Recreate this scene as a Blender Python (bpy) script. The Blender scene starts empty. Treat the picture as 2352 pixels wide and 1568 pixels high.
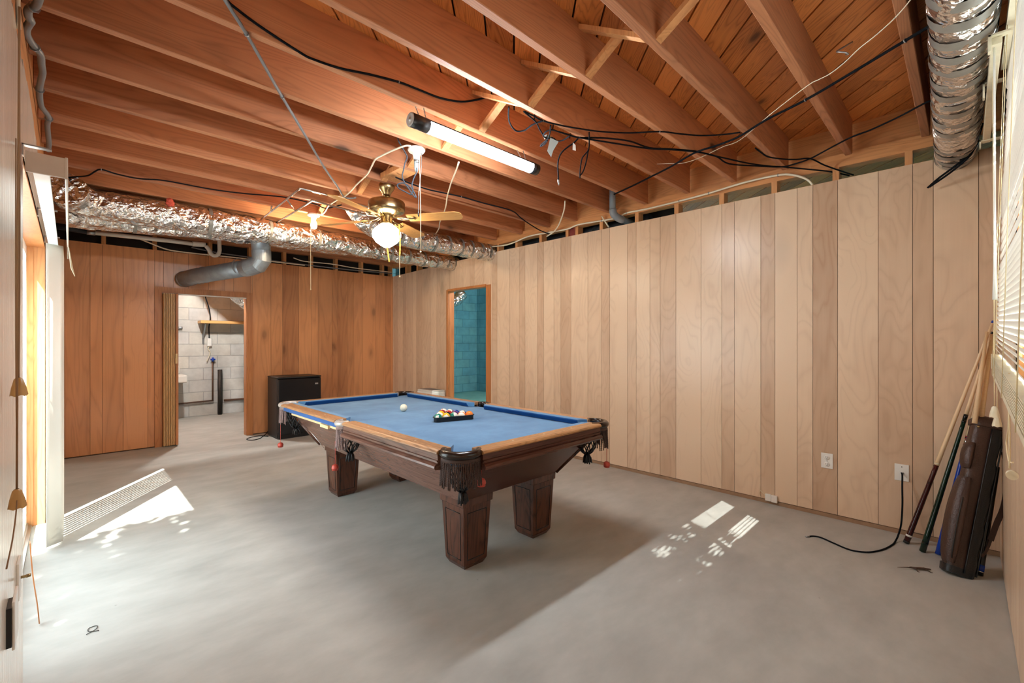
import bpy, bmesh, math, random
from mathutils import Vector, Matrix, noise
PI = math.pi
rnd = random.Random(7)
S = bpy.context.scene
COL = S.collection

# ---------------------------------------------------------------- camera
H = 1.245                                   # eye height; the camera stands in the near corner of the room
cam_data = bpy.data.cameras.new('camera')
cam_data.sensor_width = 36.0
cam_data.lens = 36.0 * 1029.0 / 2352.0
cam_data.clip_start = 0.02
cam = bpy.data.objects.new('camera', cam_data)
cam.location = (0, 0, H)
cam.rotation_euler = (math.radians(90), 0, math.radians(45.36 - 90))
COL.objects.link(cam)
S.camera = cam

# ---------------------------------------------------------------- sky, sun, exposure
world = bpy.data.worlds.new('world')
S.world = world
world.use_nodes = True
wn = world.node_tree
wn.nodes.clear()
wo = wn.nodes.new('ShaderNodeOutputWorld')
wb = wn.nodes.new('ShaderNodeBackground')
wb.inputs['Color'].default_value = (0.88, 0.94, 1.0, 1)
wb.inputs['Strength'].default_value = 6.2
wn.links.new(wb.outputs[0], wo.inputs[0])

sun_data = bpy.data.lights.new('sun', 'SUN')
sun_data.energy = 24.0
sun_data.angle = math.radians(0.5)
sun_data.color = (1.0, 0.97, 0.92)
sun = bpy.data.objects.new('sun', sun_data)
sd = Vector((0.572 * math.cos(math.radians(49.6)), 0.820 * math.cos(math.radians(49.6)), -math.sin(math.radians(49.6))))
sun.rotation_euler = sd.to_track_quat('-Z', 'Y').to_euler()
sun.location = (-4, -5, 8)
COL.objects.link(sun)

S.view_settings.view_transform = 'Standard'
S.view_settings.look = 'None'
S.view_settings.exposure = 0.3
S.view_settings.gamma = 1.0
S.view_settings.use_curve_mapping = False
S.cycles.max_bounces = 10
S.cycles.diffuse_bounces = 6
S.cycles.glossy_bounces = 4
S.cycles.transmission_bounces = 6
S.cycles.transparent_max_bounces = 8
S.cycles.caustics_reflective = False
S.cycles.caustics_refractive = False
S.cycles.sample_clamp_indirect = 8.0


def portal(name, loc, rot, sx, sy):
    """marks an opening of the room to the sky, so that the renderer looks for daylight there; gives no light of its own"""
    d = bpy.data.lights.new(name, 'AREA')
    d.shape = 'RECTANGLE'
    d.size, d.size_y = sx, sy
    d.cycles.is_portal = True
    o = bpy.data.objects.new(name, d)
    o.location = loc
    o.rotation_euler = rot
    COL.objects.link(o)


portal('daylight_at_sliding_door', (-0.30, 3.42, 0.95), (0, math.radians(-90), 0), 1.9, 2.1)
portal('daylight_at_side_window', (-0.26, 1.02, 1.5), (0, math.radians(-90), 0), 1.2, 1.1)
portal('daylight_at_blind_window', (2.08, -0.28, 1.72), (math.radians(90), 0, 0), 1.5, 1.2)


# ---------------------------------------------------------------- helpers
def lin(r, g, b):
    f = lambda c: (c / 255.0) / 12.92 if c <= 10 else (((c / 255.0) + 0.055) / 1.055) ** 2.4
    return (f(r), f(g), f(b), 1.0)


ORG = {}


class MB:
    """collects shapes in world coordinates; build() links them as ONE mesh object"""
    def __init__(s):
        s.v = []; s.f = []; s.m = []; s.t = []; s.s = []

    def add(s, vs, fs, mat=0, tone=None, smooth=False):
        b = len(s.v)
        s.v += [tuple(p) for p in vs]
        for q in fs:
            s.f.append(tuple(i + b for i in q)); s.m.append(mat); s.t.append(tone or (0.5, 0.5, 0.5)); s.s.append(smooth)

    def box(s, x0, y0, z0, x1, y1, z1, mat=0, tone=None):
        s.hexa([(x0, y0, z0), (x1, y0, z0), (x1, y1, z0), (x0, y1, z0), (x0, y0, z1), (x1, y0, z1), (x1, y1, z1), (x0, y1, z1)], mat, tone)

    def hexa(s, p, mat=0, tone=None):
        s.add(p, [(0, 3, 2, 1), (4, 5, 6, 7), (0, 1, 5, 4), (1, 2, 6, 5), (2, 3, 7, 6), (3, 0, 4, 7)], mat, tone)

    def bar(s, a, b, w, h, up=(0, 0, 1), mat=0, tone=None):
        """straight bar from a to b, w wide (sideways), h high (along up)"""
        a, b = Vector(a), Vector(b)
        d = (b - a).normalized()
        u = Vector(up); u = (u - d * u.dot(d)).normalized()
        r = d.cross(u)
        P = []
        for c in (a, b):
            for (i, j) in ((-1, -1), (1, -1), (1, 1), (-1, 1)):
                P.append(c + r * (w / 2 * i) + u * (h / 2 * j))
        s.add(P, [(0, 1, 2, 3), (7, 6, 5, 4), (0, 4, 5, 1), (1, 5, 6, 2), (2, 6, 7, 3), (3, 7, 4, 0)], mat, tone)

    def tube(s, pts, r, n=8, caps=True, mat=0, smooth=True, tone=None, jitter=None):
        pts = [Vector(p) for p in pts]
        k = len(pts)
        rs = r if isinstance(r, (list, tuple)) else [r] * k
        T = []
        for i in range(k):
            d = pts[min(i + 1, k - 1)] - pts[max(i - 1, 0)]
            T.append(d.normalized() if d.length > 1e-9 else Vector((0, 0, 1)))
        ref = Vector((0, 0, 1)) if abs(T[0].z) < 0.9 else Vector((1, 0, 0))
        u = (ref - T[0] * ref.dot(T[0])).normalized()
        V = []
        for i in range(k):
            u = (u - T[i] * u.dot(T[i])).normalized()
            w = T[i].cross(u)
            for j in range(n):
                a = 2 * PI * j / n
                rr = rs[i] * (jitter(i, j) if jitter else 1.0)
                V.append(pts[i] + (u * math.cos(a) + w * math.sin(a)) * rr)
        F = []
        for i in range(k - 1):
            for j in range(n):
                a, b = i * n + j, i * n + (j + 1) % n
                F.append((a, b, b + n, a + n))
        s.add(V, F, mat, tone, smooth)
        if caps:
            b = len(s.v) - len(V)
            s.f.append(tuple(b + j for j in reversed(range(n)))); s.m.append(mat); s.t.append(tone or (.5, .5, .5)); s.s.append(False)
            s.f.append(tuple(b + (k - 1) * n + j for j in range(n))); s.m.append(mat); s.t.append(tone or (.5, .5, .5)); s.s.append(False)

    def lathe(s, prof, c, n=32, axis=(0, 0, 1), a0=0.0, a1=None, mat=0, smooth=True, closed_prof=False, tone=None):
        """profile (radius, height) turned about an axis through c; a0..a1 for part of a turn"""
        c = Vector(c); ax = Vector(axis).normalized()
        q = Vector((0, 0, 1)).rotation_difference(ax)
        full = a1 is None
        m = n if full else n + 1
        V = []
        for (r, z) in prof:
            for j in range(m):
                a = a0 + (2 * PI * j / n if full else (a1 - a0) * j / n)
                V.append(c + q @ Vector((r * math.cos(a), r * math.sin(a), z)))
        F = []
        L = len(prof)
        for i in range(L if closed_prof else L - 1):
            i2 = (i + 1) % L
            for j in range(m if full else m - 1):
                j2 = (j + 1) % m
                F.append((i * m + j, i * m + j2, i2 * m + j2, i2 * m + j))
        if closed_prof and not full:
            F.append(tuple(i * m for i in range(L)))
            F.append(tuple(i * m + m - 1 for i in reversed(range(L))))
        s.add(V, F, mat, tone, smooth)

    def ball(s, c, r, n=16, sz=1.0, mat=0, axis=(0, 0, 1)):
        m = max(6, n // 2)
        s.lathe([(max(1e-5, r * math.sin(PI * i / m)), -r * sz * math.cos(PI * i / m)) for i in range(m + 1)], c, n, axis, mat=mat)

    def prism(s, poly, fn, h0, h1, mat=0, tone=None, smooth=False):
        """polygon (a, b) pushed from h0 to h1; fn(a, b, h) gives the point"""
        n = len(poly)
        V = [fn(a, b, h0) for a, b in poly] + [fn(a, b, h1) for a, b in poly]
        s.add(V, [tuple(reversed(range(n))), tuple(range(n, 2 * n))], mat, tone)
        b = len(s.v) - 2 * n
        for i in range(n):
            j = (i + 1) % n
            s.f.append((b + i, b + j, b + n + j, b + n + i)); s.m.append(mat); s.t.append(tone or (.5, .5, .5)); s.s.append(smooth)

    def build(s, name, mats, parent=None, origin=None, bevel=0, seg=2, tone=False):
        if parent is not None:
            po = ORG[parent.name]
            if origin is None:
                origin = po
        if origin is None:
            xs, ys, zs = zip(*s.v)
            origin = ((min(xs) + max(xs)) / 2, (min(ys) + max(ys)) / 2, min(zs))
        o3 = Vector(origin)
        me = bpy.data.meshes.new(name)
        me.from_pydata([Vector(p) - o3 for p in s.v], [], s.f)
        for mt in (mats if isinstance(mats, (list, tuple)) else [mats]):
            me.materials.append(mt)
        me.polygons.foreach_set('material_index', s.m)
        me.polygons.foreach_set('use_smooth', s.s)
        if tone:
            at = me.attributes.new('tone', 'FLOAT_COLOR', 'CORNER')
            buf = []
            for p in me.polygons:
                t = s.t[p.index]
                buf += [t[0], t[1], t[2], 1.0] * p.loop_total
            at.data.foreach_set('color', buf)
        bm = bmesh.new(); bm.from_mesh(me)
        bmesh.ops.recalc_face_normals(bm, faces=bm.faces)
        bm.to_mesh(me); bm.free()
        me.update()
        o = bpy.data.objects.new(name, me)
        COL.objects.link(o)
        if parent is not None:
            o.parent = parent
            o.location = o3 - Vector(ORG[parent.name])
        else:
            o.location = o3
        ORG[o.name] = tuple(o3)
        if bevel:
            md = o.modifiers.new('bevel', 'BEVEL'); md.width = bevel; md.segments = seg; md.limit_method = 'ANGLE'; md.angle_limit = math.radians(40)
        return o


def tag(o, label=None, cat=None, group=None, kind=None):
    if label: o['label'] = label
    if cat: o['category'] = cat
    if group: o['group'] = group
    if kind: o['kind'] = kind
    return o


def thing(name, loc, label, cat, group=None):
    """an Empty at a thing's base; its parts are parented to it"""
    o = bpy.data.objects.new(name, None)
    o.empty_display_size = 0.1
    COL.objects.link(o)
    o.location = loc
    ORG[o.name] = tuple(loc)
    return tag(o, label, cat, group)


def spline(pts, k=6):
    """smooth curve through the points"""
    P = [Vector(p) for p in pts]
    out = []
    for i in range(len(P) - 1):
        a = P[i - 1] if i > 0 else P[i] * 2 - P[i + 1]
        b, c = P[i], P[i + 1]
        d = P[i + 2] if i + 2 < len(P) else P[i + 1] * 2 - P[i]
        for j in range(k):
            t = j / k
            out.append(0.5 * ((2 * b) + (c - a) * t + (2 * a - 5 * b + 4 * c - d) * t * t + (3 * b - a - 3 * c + d) * t ** 3))
    out.append(P[-1])
    return out


# ---------------------------------------------------------------- materials
def newmat(name):
    m = bpy.data.materials.new(name)
    m.use_nodes = True
    nt = m.node_tree
    bs = nt.nodes['Principled BSDF']
    return m, nt, bs


def N(nt, t, **kw):
    n = nt.nodes.new(t)
    for k, v in kw.items():
        if k in n.inputs:
            n.inputs[k].default_value = v
        else:
            setattr(n, k, v)
    return n


def ramp(nt, stops):
    r = nt.nodes.new('ShaderNodeValToRGB')
    el = r.color_ramp.elements
    while len(el) < len(stops):
        el.new(0.5)
    for e, (p, c) in zip(el, stops):
        e.position = p; e.color = c
    return r


def plain(name, col, rough=0.5, metal=0.0, var=0.0, vscale=8.0, bump=0.0, bscale=60.0, spec=0.5, trans=0.0):
    m, nt, bs = newmat(name)
    bs.inputs['Base Color'].default_value = col
    bs.inputs['Roughness'].default_value = rough
    bs.inputs['Metallic'].default_value = metal
    bs.inputs['Specular IOR Level'].default_value = spec
    tc = N(nt, 'ShaderNodeTexCoord')
    if var > 0:
        no = N(nt, 'ShaderNodeTexNoise', Scale=vscale, Detail=5.0, Roughness=0.6)
        nt.links.new(tc.outputs['Object'], no.inputs['Vector'])
        d = tuple(c * (1 - var) for c in col[:3]) + (1,)
        l = tuple(min(1, c * (1 + var * 0.7)) for c in col[:3]) + (1,)
        r = ramp(nt, [(0.3, d), (0.7, l)])
        nt.links.new(no.outputs[0], r.inputs[0])
        nt.links.new(r.outputs[0], bs.inputs['Base Color'])
    if bump > 0:
        nb = N(nt, 'ShaderNodeTexNoise', Scale=bscale, Detail=4.0)
        nt.links.new(tc.outputs['Object'], nb.inputs['Vector'])
        b = N(nt, 'ShaderNodeBump', Strength=bump, Distance=0.01)
        nt.links.new(nb.outputs[0], b.inputs['Height'])
        nt.links.new(b.outputs[0], bs.inputs['Normal'])
    return m


def glow(name, col, strength):
    m, nt, bs = newmat(name)
    bs.inputs['Base Color'].default_value = (0.9, 0.9, 0.9, 1)
    bs.inputs['Emission Color'].default_value = col
    bs.inputs['Emission Strength'].default_value = strength
    return m


def wood(name, c_dark, c_light, axis=2, tone=False, figure=0.5, freq=14.0, rough=0.45, knots=0.0, grain=0.35, knot_scale=2.2, across=5.0, along=0.55, tonespan=0.5):
    """planed wood: flowing growth-ring figure, fine fibre and knots; 'tone' lets each board differ"""
    m, nt, bs = newmat(name)
    L = nt.links.new
    tc = N(nt, 'ShaderNodeTexCoord')
    off = N(nt, 'ShaderNodeVectorMath', operation='ADD')
    L(tc.outputs['Object'], off.inputs[0])
    sc = N(nt, 'ShaderNodeVectorMath', operation='SCALE')
    if tone:
        at = N(nt, 'ShaderNodeAttribute', attribute_name='tone')
        sep = N(nt, 'ShaderNodeSeparateColor')
        L(at.outputs['Color'], sep.inputs[0])
        cb = N(nt, 'ShaderNodeCombineXYZ')
        L(sep.outputs[1], cb.inputs[0]); L(sep.outputs[2], cb.inputs[1]); L(sep.outputs[1], cb.inputs[2])
        L(cb.outputs[0], sc.inputs[0])
        tv = sep.outputs[0]
    else:
        oi = N(nt, 'ShaderNodeObjectInfo')
        cb = N(nt, 'ShaderNodeCombineXYZ')
        L(oi.outputs['Random'], cb.inputs[0]); L(oi.outputs['Random'], cb.inputs[1]); L(oi.outputs['Random'], cb.inputs[2])
        L(cb.outputs[0], sc.inputs[0])
        tv = oi.outputs['Random']
    sc.inputs['Scale'].default_value = 40.0
    L(sc.outputs[0], off.inputs[1])

    def mapped(al, ac):
        mp = N(nt, 'ShaderNodeVectorMath', operation='MULTIPLY')
        v = [ac, ac, ac]; v[axis] = al
        mp.inputs[1].default_value = v
        L(off.outputs[0], mp.inputs[0])
        return mp.outputs[0]

    n1 = N(nt, 'ShaderNodeTexNoise', Scale=1.0, Detail=2.5, Roughness=0.45, Distortion=0.5)
    L(mapped(along, across), n1.inputs['Vector'])
    mu = N(nt, 'ShaderNodeMath', operation='MULTIPLY'); mu.inputs[1].default_value = freq
    L(n1.outputs[0], mu.inputs[0])
    pp = N(nt, 'ShaderNodeMath', operation='PINGPONG'); pp.inputs[1].default_value = 0.5
    L(mu.outputs[0], pp.inputs[0])
    r1 = ramp(nt, [(0.0, (0, 0, 0, 1)), (0.35, (.65, .65, .65, 1)), (1.0, (1, 1, 1, 1))])
    p2 = N(nt, 'ShaderNodeMath', operation='MULTIPLY'); p2.inputs[1].default_value = 2.0
    L(pp.outputs[0], p2.inputs[0]); L(p2.outputs[0], r1.inputs[0])
    n2 = N(nt, 'ShaderNodeTexNoise', Scale=1.0, Detail=3.0, Roughness=0.6)
    L(mapped(2.5, 90.0), n2.inputs['Vector'])
    n3 = N(nt, 'ShaderNodeTexNoise', Scale=1.0, Detail=3.0, Roughness=0.5)
    L(mapped(0.9, 3.0), n3.inputs['Vector'])
    # value = 1 - figure*(1-ring) - grain*fibre
    a = N(nt, 'ShaderNodeMath', operation='MULTIPLY_ADD')
    L(r1.outputs[0], a.inputs[0]); a.inputs[1].default_value = figure; a.inputs[2].default_value = 1.0 - figure
    b = N(nt, 'ShaderNodeMath', operation='MULTIPLY_ADD')
    L(n2.outputs[0], b.inputs[0]); b.inputs[1].default_value = grain; b.inputs[2].default_value = -grain * 0.5
    c = N(nt, 'ShaderNodeMath', operation='ADD'); L(a.outputs[0], c.inputs[0]); L(b.outputs[0], c.inputs[1])
    d = N(nt, 'ShaderNodeMath', operation='MULTIPLY_ADD')
    L(n3.outputs[0], d.inputs[0]); d.inputs[1].default_value = 0.7; d.inputs[2].default_value = -0.42
    e = N(nt, 'ShaderNodeMath', operation='ADD'); L(c.outputs[0], e.inputs[0]); L(d.outputs[0], e.inputs[1])
    t = N(nt, 'ShaderNodeMath', operation='MULTIPLY_ADD')
    L(tv, t.inputs[0]); t.inputs[1].default_value = tonespan; t.inputs[2].default_value = -0.5 * tonespan - 0.12
    g = N(nt, 'ShaderNodeMath', operation='ADD', use_clamp=True); L(e.outputs[0], g.inputs[0]); L(t.outputs[0], g.inputs[1])
    mid = tuple((x + y) / 2 for x, y in zip(c_dark, c_light))
    rr = ramp(nt, [(0.0, c_dark), (0.5, mid), (1.0, c_light)])
    L(g.outputs[0], rr.inputs[0])
    colo = rr.outputs[0]
    if knots > 0:
        vo = N(nt, 'ShaderNodeTexVoronoi', Scale=1.0, Randomness=1.0)
        L(mapped(knot_scale * 0.6, knot_scale * 1.3), vo.inputs['Vector'])
        kr = ramp(nt, [(0.0, (1, 1, 1, 1)), (0.055, (.9, .9, .9, 1)), (0.10, (0.35, .35, .35, 1)), (0.20, (0, 0, 0, 1))])
        L(vo.outputs['Distance'], kr.inputs[0])
        km = N(nt, 'ShaderNodeMath', operation='MULTIPLY'); km.inputs[1].default_value = knots
        L(kr.outputs[0], km.inputs[0])
        mx = N(nt, 'ShaderNodeMix', data_type='RGBA')
        L(km.outputs[0], mx.inputs[0]); L(colo, mx.inputs[6])
        mx.inputs[7].default_value = tuple(x * 0.25 for x in c_dark[:3]) + (1,)
        colo = mx.outputs[2]
    L(colo, bs.inputs['Base Color'])
    bs.inputs['Roughness'].default_value = rough
    bp = N(nt, 'ShaderNodeBump', Strength=0.12, Distance=0.004)
    L(n2.outputs[0], bp.inputs['Height']); L(bp.outputs[0], bs.inputs['Normal'])
    return m


def block_wall(name, c1, c2, mortar, plane='XZ', stain=None):
    m, nt, bs = newmat(name)
    L = nt.links.new
    tc = N(nt, 'ShaderNodeTexCoord')
    sx = N(nt, 'ShaderNodeSeparateXYZ'); L(tc.outputs['Object'], sx.inputs[0])
    cb = N(nt, 'ShaderNodeCombineXYZ')
    L(sx.outputs[0 if plane == 'XZ' else 1], cb.inputs[0]); L(sx.outputs[2], cb.inputs[1])
    br = N(nt, 'ShaderNodeTexBrick', Scale=1.0)
    br.inputs['Color1'].default_value = c1; br.inputs['Color2'].default_value = c2; br.inputs['Mortar'].default_value = mortar
    br.inputs['Brick Width'].default_value = 0.40; br.inputs['Row Height'].default_value = 0.2
    br.inputs['Mortar Size'].default_value = 0.006; br.inputs['Mortar Smooth'].default_value = 0.4; br.inputs['Bias'].default_value = -0.2
    L(cb.outputs[0], br.inputs['Vector'])
    no = N(nt, 'ShaderNodeTexNoise', Scale=3.0, Detail=6.0, Roughness=0.65)
    L(tc.outputs['Object'], no.inputs['Vector'])
    r = ramp(nt, [(0.3, (.72, .72, .72, 1)), (0.7, (1.1, 1.1, 1.1, 1))])
    L(no.outputs[0], r.inputs[0])
    mx = N(nt, 'ShaderNodeMix', data_type='RGBA', blend_type='MULTIPLY'); mx.inputs[0].default_value = 1.0
    L(br.outputs['Color'], mx.inputs[6]); L(r.outputs[0], mx.inputs[7])
    L(mx.outputs[2], bs.inputs['Base Color'])
    bs.inputs['Roughness'].default_value = 0.85
    bp = N(nt, 'ShaderNodeBump', Strength=0.6, Distance=0.01)
    L(br.outputs['Fac'], bp.inputs['Height']); bp.invert = True
    L(bp.outputs[0], bs.inputs['Normal'])
    return m


def concrete(name, c1, c2):
    m, nt, bs = newmat(name)
    L = nt.links.new
    tc = N(nt, 'ShaderNodeTexCoord')
    n1 = N(nt, 'ShaderNodeTexNoise', Scale=1.1, Detail=7.0, Roughness=0.62, Distortion=0.8)
    L(tc.outputs['Object'], n1.inputs['Vector'])
    mp = N(nt, 'ShaderNodeMapping'); mp.inputs['Rotation'].default_value = (0, 0, 0.5); mp.inputs['Scale'].default_value = (2.0, 4.0, 1)
    L(tc.outputs['Object'], mp.inputs[0])
    n2 = N(nt, 'ShaderNodeTexNoise', Scale=1.6, Detail=6.0, Roughness=0.6)
    L(mp.outputs[0], n2.inputs['Vector'])
    ad = N(nt, 'ShaderNodeMath', operation='MULTIPLY_ADD'); ad.inputs[1].default_value = 0.55; L(n2.outputs[0], ad.inputs[0])
    hf = N(nt, 'ShaderNodeMath', operation='MULTIPLY'); hf.inputs[1].default_value = 0.45; L(n1.outputs[0], hf.inputs[0])
    L(hf.outputs[0], ad.inputs[2])
    r = ramp(nt, [(0.30, c1), (0.68, c2)])
    L(ad.outputs[0], r.inputs[0])
    # small dark specks and worn stains
    vo = N(nt, 'ShaderNodeTexVoronoi', Scale=5.5)
    L(tc.outputs['Object'], vo.inputs['Vector'])
    vr = ramp(nt, [(0.0, (1, 1, 1, 1)), (0.02, (1, 1, 1, 1)), (0.035, (0, 0, 0, 1))])
    L(vo.outputs['Distance'], vr.inputs[0])
    vm = N(nt, 'ShaderNodeMath', operation='MULTIPLY'); vm.inputs[1].default_value = 0.35; L(vr.outputs[0], vm.inputs[0])
    mx = N(nt, 'ShaderNodeMix', data_type='RGBA')
    L(vm.outputs[0], mx.inputs[0]); L(r.outputs[0], mx.inputs[6]); mx.inputs[7].default_value = tuple(c * .45 for c in c1[:3]) + (1,)
    L(mx.outputs[2], bs.inputs['Base Color'])
    bs.inputs['Roughness'].default_value = 0.62
    bs.inputs['Specular IOR Level'].default_value = 0.35
    bp = N(nt, 'ShaderNodeBump', Strength=0.08, Distance=0.01)
    L(n2.outputs[0], bp.inputs['Height']); L(bp.outputs[0], bs.inputs['Normal'])
    return m


def foil_mat():
    m, nt, bs = newmat('aluminium foil wrap')
    L = nt.links.new
    bs.inputs['Base Color'].default_value = (0.80, 0.78, 0.76, 1)
    bs.inputs['Metallic'].default_value = 1.0
    bs.inputs['Roughness'].default_value = 0.25
    tc = N(nt, 'ShaderNodeTexCoord')
    v1 = N(nt, 'ShaderNodeTexVoronoi', Scale=13.0, feature='F1')
    n0 = N(nt, 'ShaderNodeTexNoise', Scale=9.0, Detail=3.0)
    L(tc.outputs['Object'], n0.inputs['Vector'])
    mx = N(nt, 'ShaderNodeMix', data_type='VECTOR'); mx.inputs[0].default_value = 0.18
    L(tc.outputs['Object'], mx.inputs[4]); L(n0.outputs['Color'], mx.inputs[5])
    L(mx.outputs[1], v1.inputs['Vector'])
    n1 = N(nt, 'ShaderNodeTexNoise', Scale=20.0, Detail=3.0, Distortion=1.0)
    L(tc.outputs['Object'], n1.inputs['Vector'])
    ad = N(nt, 'ShaderNodeMath', operation='MULTIPLY_ADD'); ad.inputs[1].default_value = 2.2
    L(v1.outputs['Distance'], ad.inputs[0]); L(n1.outputs[0], ad.inputs[2])
    bp = N(nt, 'ShaderNodeBump', Strength=0.62, Distance=0.030)
    L(ad.outputs[0], bp.inputs['Height']); L(bp.outputs[0], bs.inputs['Normal'])
    return m


def felt_mat():
    m, nt, bs = newmat('blue billiard cloth')
    L = nt.links.new
    tc = N(nt, 'ShaderNodeTexCoord')
    n1 = N(nt, 'ShaderNodeTexNoise', Scale=5.0, Detail=6.0, Roughness=0.6)
    L(tc.outputs['Object'], n1.inputs['Vector'])
    r = ramp(nt, [(0.3, lin(70, 116, 160)), (0.7, lin(94, 142, 184))])
    L(n1.outputs[0], r.inputs[0])
    v = N(nt, 'ShaderNodeTexVoronoi', Scale=16.0); L(tc.outputs['Object'], v.inputs['Vector'])
    vr = ramp(nt, [(0.0, (1, 1, 1, 1)), (0.018, (1, 1, 1, 1)), (0.03, (0, 0, 0, 1))]); L(v.outputs['Distance'], vr.inputs[0])
    vm = N(nt, 'ShaderNodeMath', operation='MULTIPLY'); vm.inputs[1].default_value = 0.3; L(vr.outputs[0], vm.inputs[0])
    mx = N(nt, 'ShaderNodeMix', data_type='RGBA'); L(vm.outputs[0], mx.inputs[0]); L(r.outputs[0], mx.inputs[6])
    mx.inputs[7].default_value = lin(215, 225, 235)
    L(mx.outputs[2], bs.inputs['Base Color'])
    bs.inputs['Roughness'].default_value = 0.95
    bs.inputs['Sheen Weight'].default_value = 0.25
    bs.inputs['Specular IOR Level'].default_value = 0.1
    nb = N(nt, 'ShaderNodeTexNoise', Scale=500.0); L(tc.outputs['Object'], nb.inputs['Vector'])
    bp = N(nt, 'ShaderNodeBump', Strength=0.1, Distance=0.002); L(nb.outputs[0], bp.inputs['Height']); L(bp.outputs[0], bs.inputs['Normal'])
    return m


def ball_mat(name, col, stripe):
    """phenolic ball: plain colour, or white with a coloured band, and a white spot for the number"""
    m, nt, bs = newmat(name)
    L = nt.links.new
    tc = N(nt, 'ShaderNodeTexCoord')
    sx = N(nt, 'ShaderNodeSeparateXYZ'); L(tc.outputs['Object'], sx.inputs[0])
    ab = N(nt, 'ShaderNodeMath', operation='ABSOLUTE'); L(sx.outputs[2], ab.inputs[0])
    lt = N(nt, 'ShaderNodeMath', operation='LESS_THAN'); L(ab.outputs[0], lt.inputs[0]); lt.inputs[1].default_value = 0.0145 if stripe else 1.0
    gt = N(nt, 'ShaderNodeMath', operation='LESS_THAN'); L(sx.outputs[0], gt.inputs[0]); gt.inputs[1].default_value = 0.0262 if col[3] > 0 else 1.0
    mu = N(nt, 'ShaderNodeMath', operation='MULTIPLY'); L(lt.outputs[0], mu.inputs[0]); L(gt.outputs[0], mu.inputs[1])
    mx = N(nt, 'ShaderNodeMix', data_type='RGBA'); L(mu.outputs[0], mx.inputs[0])
    mx.inputs[6].default_value = lin(240, 236, 222); mx.inputs[7].default_value = col
    L(mx.outputs[2], bs.inputs['Base Color'])
    bs.inputs['Roughness'].default_value = 0.12
    bs.inputs['Coat Weight'].default_value = 0.5
    return m


def glass_mat():
    m, nt, bs = newmat('window glass')
    nt.nodes.remove(bs)
    out = nt.nodes['Material Output']
    tr = N(nt, 'ShaderNodeBsdfTransparent'); tr.inputs[0].default_value = (0.93, 0.96, 0.95, 1)
    gl = N(nt, 'ShaderNodeBsdfGlossy'); gl.inputs['Roughness'].default_value = 0.02
    mx = N(nt, 'ShaderNodeMixShader'); mx.inputs[0].default_value = 0.06
    nt.links.new(tr.outputs[0], mx.inputs[1]); nt.links.new(gl.outputs[0], mx.inputs[2]); nt.links.new(mx.outputs[0], out.inputs[0])
    return m


def slat_mat():
    """thin white vinyl that lets some daylight through"""
    m, nt, bs = newmat('white vinyl slat')
    out = nt.nodes['Material Output']
    bs.inputs['Base Color'].default_value = lin(238, 234, 224)
    bs.inputs['Roughness'].default_value = 0.4
    tl = N(nt, 'ShaderNodeBsdfTranslucent'); tl.inputs[0].default_value = lin(240, 236, 225)
    mx = N(nt, 'ShaderNodeMixShader'); mx.inputs[0].default_value = 0.05
    nt.links.new(bs.outputs[0], mx.inputs[1]); nt.links.new(tl.outputs[0], mx.inputs[2]); nt.links.new(mx.outputs[0], out.inputs[0])
    return m


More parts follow.
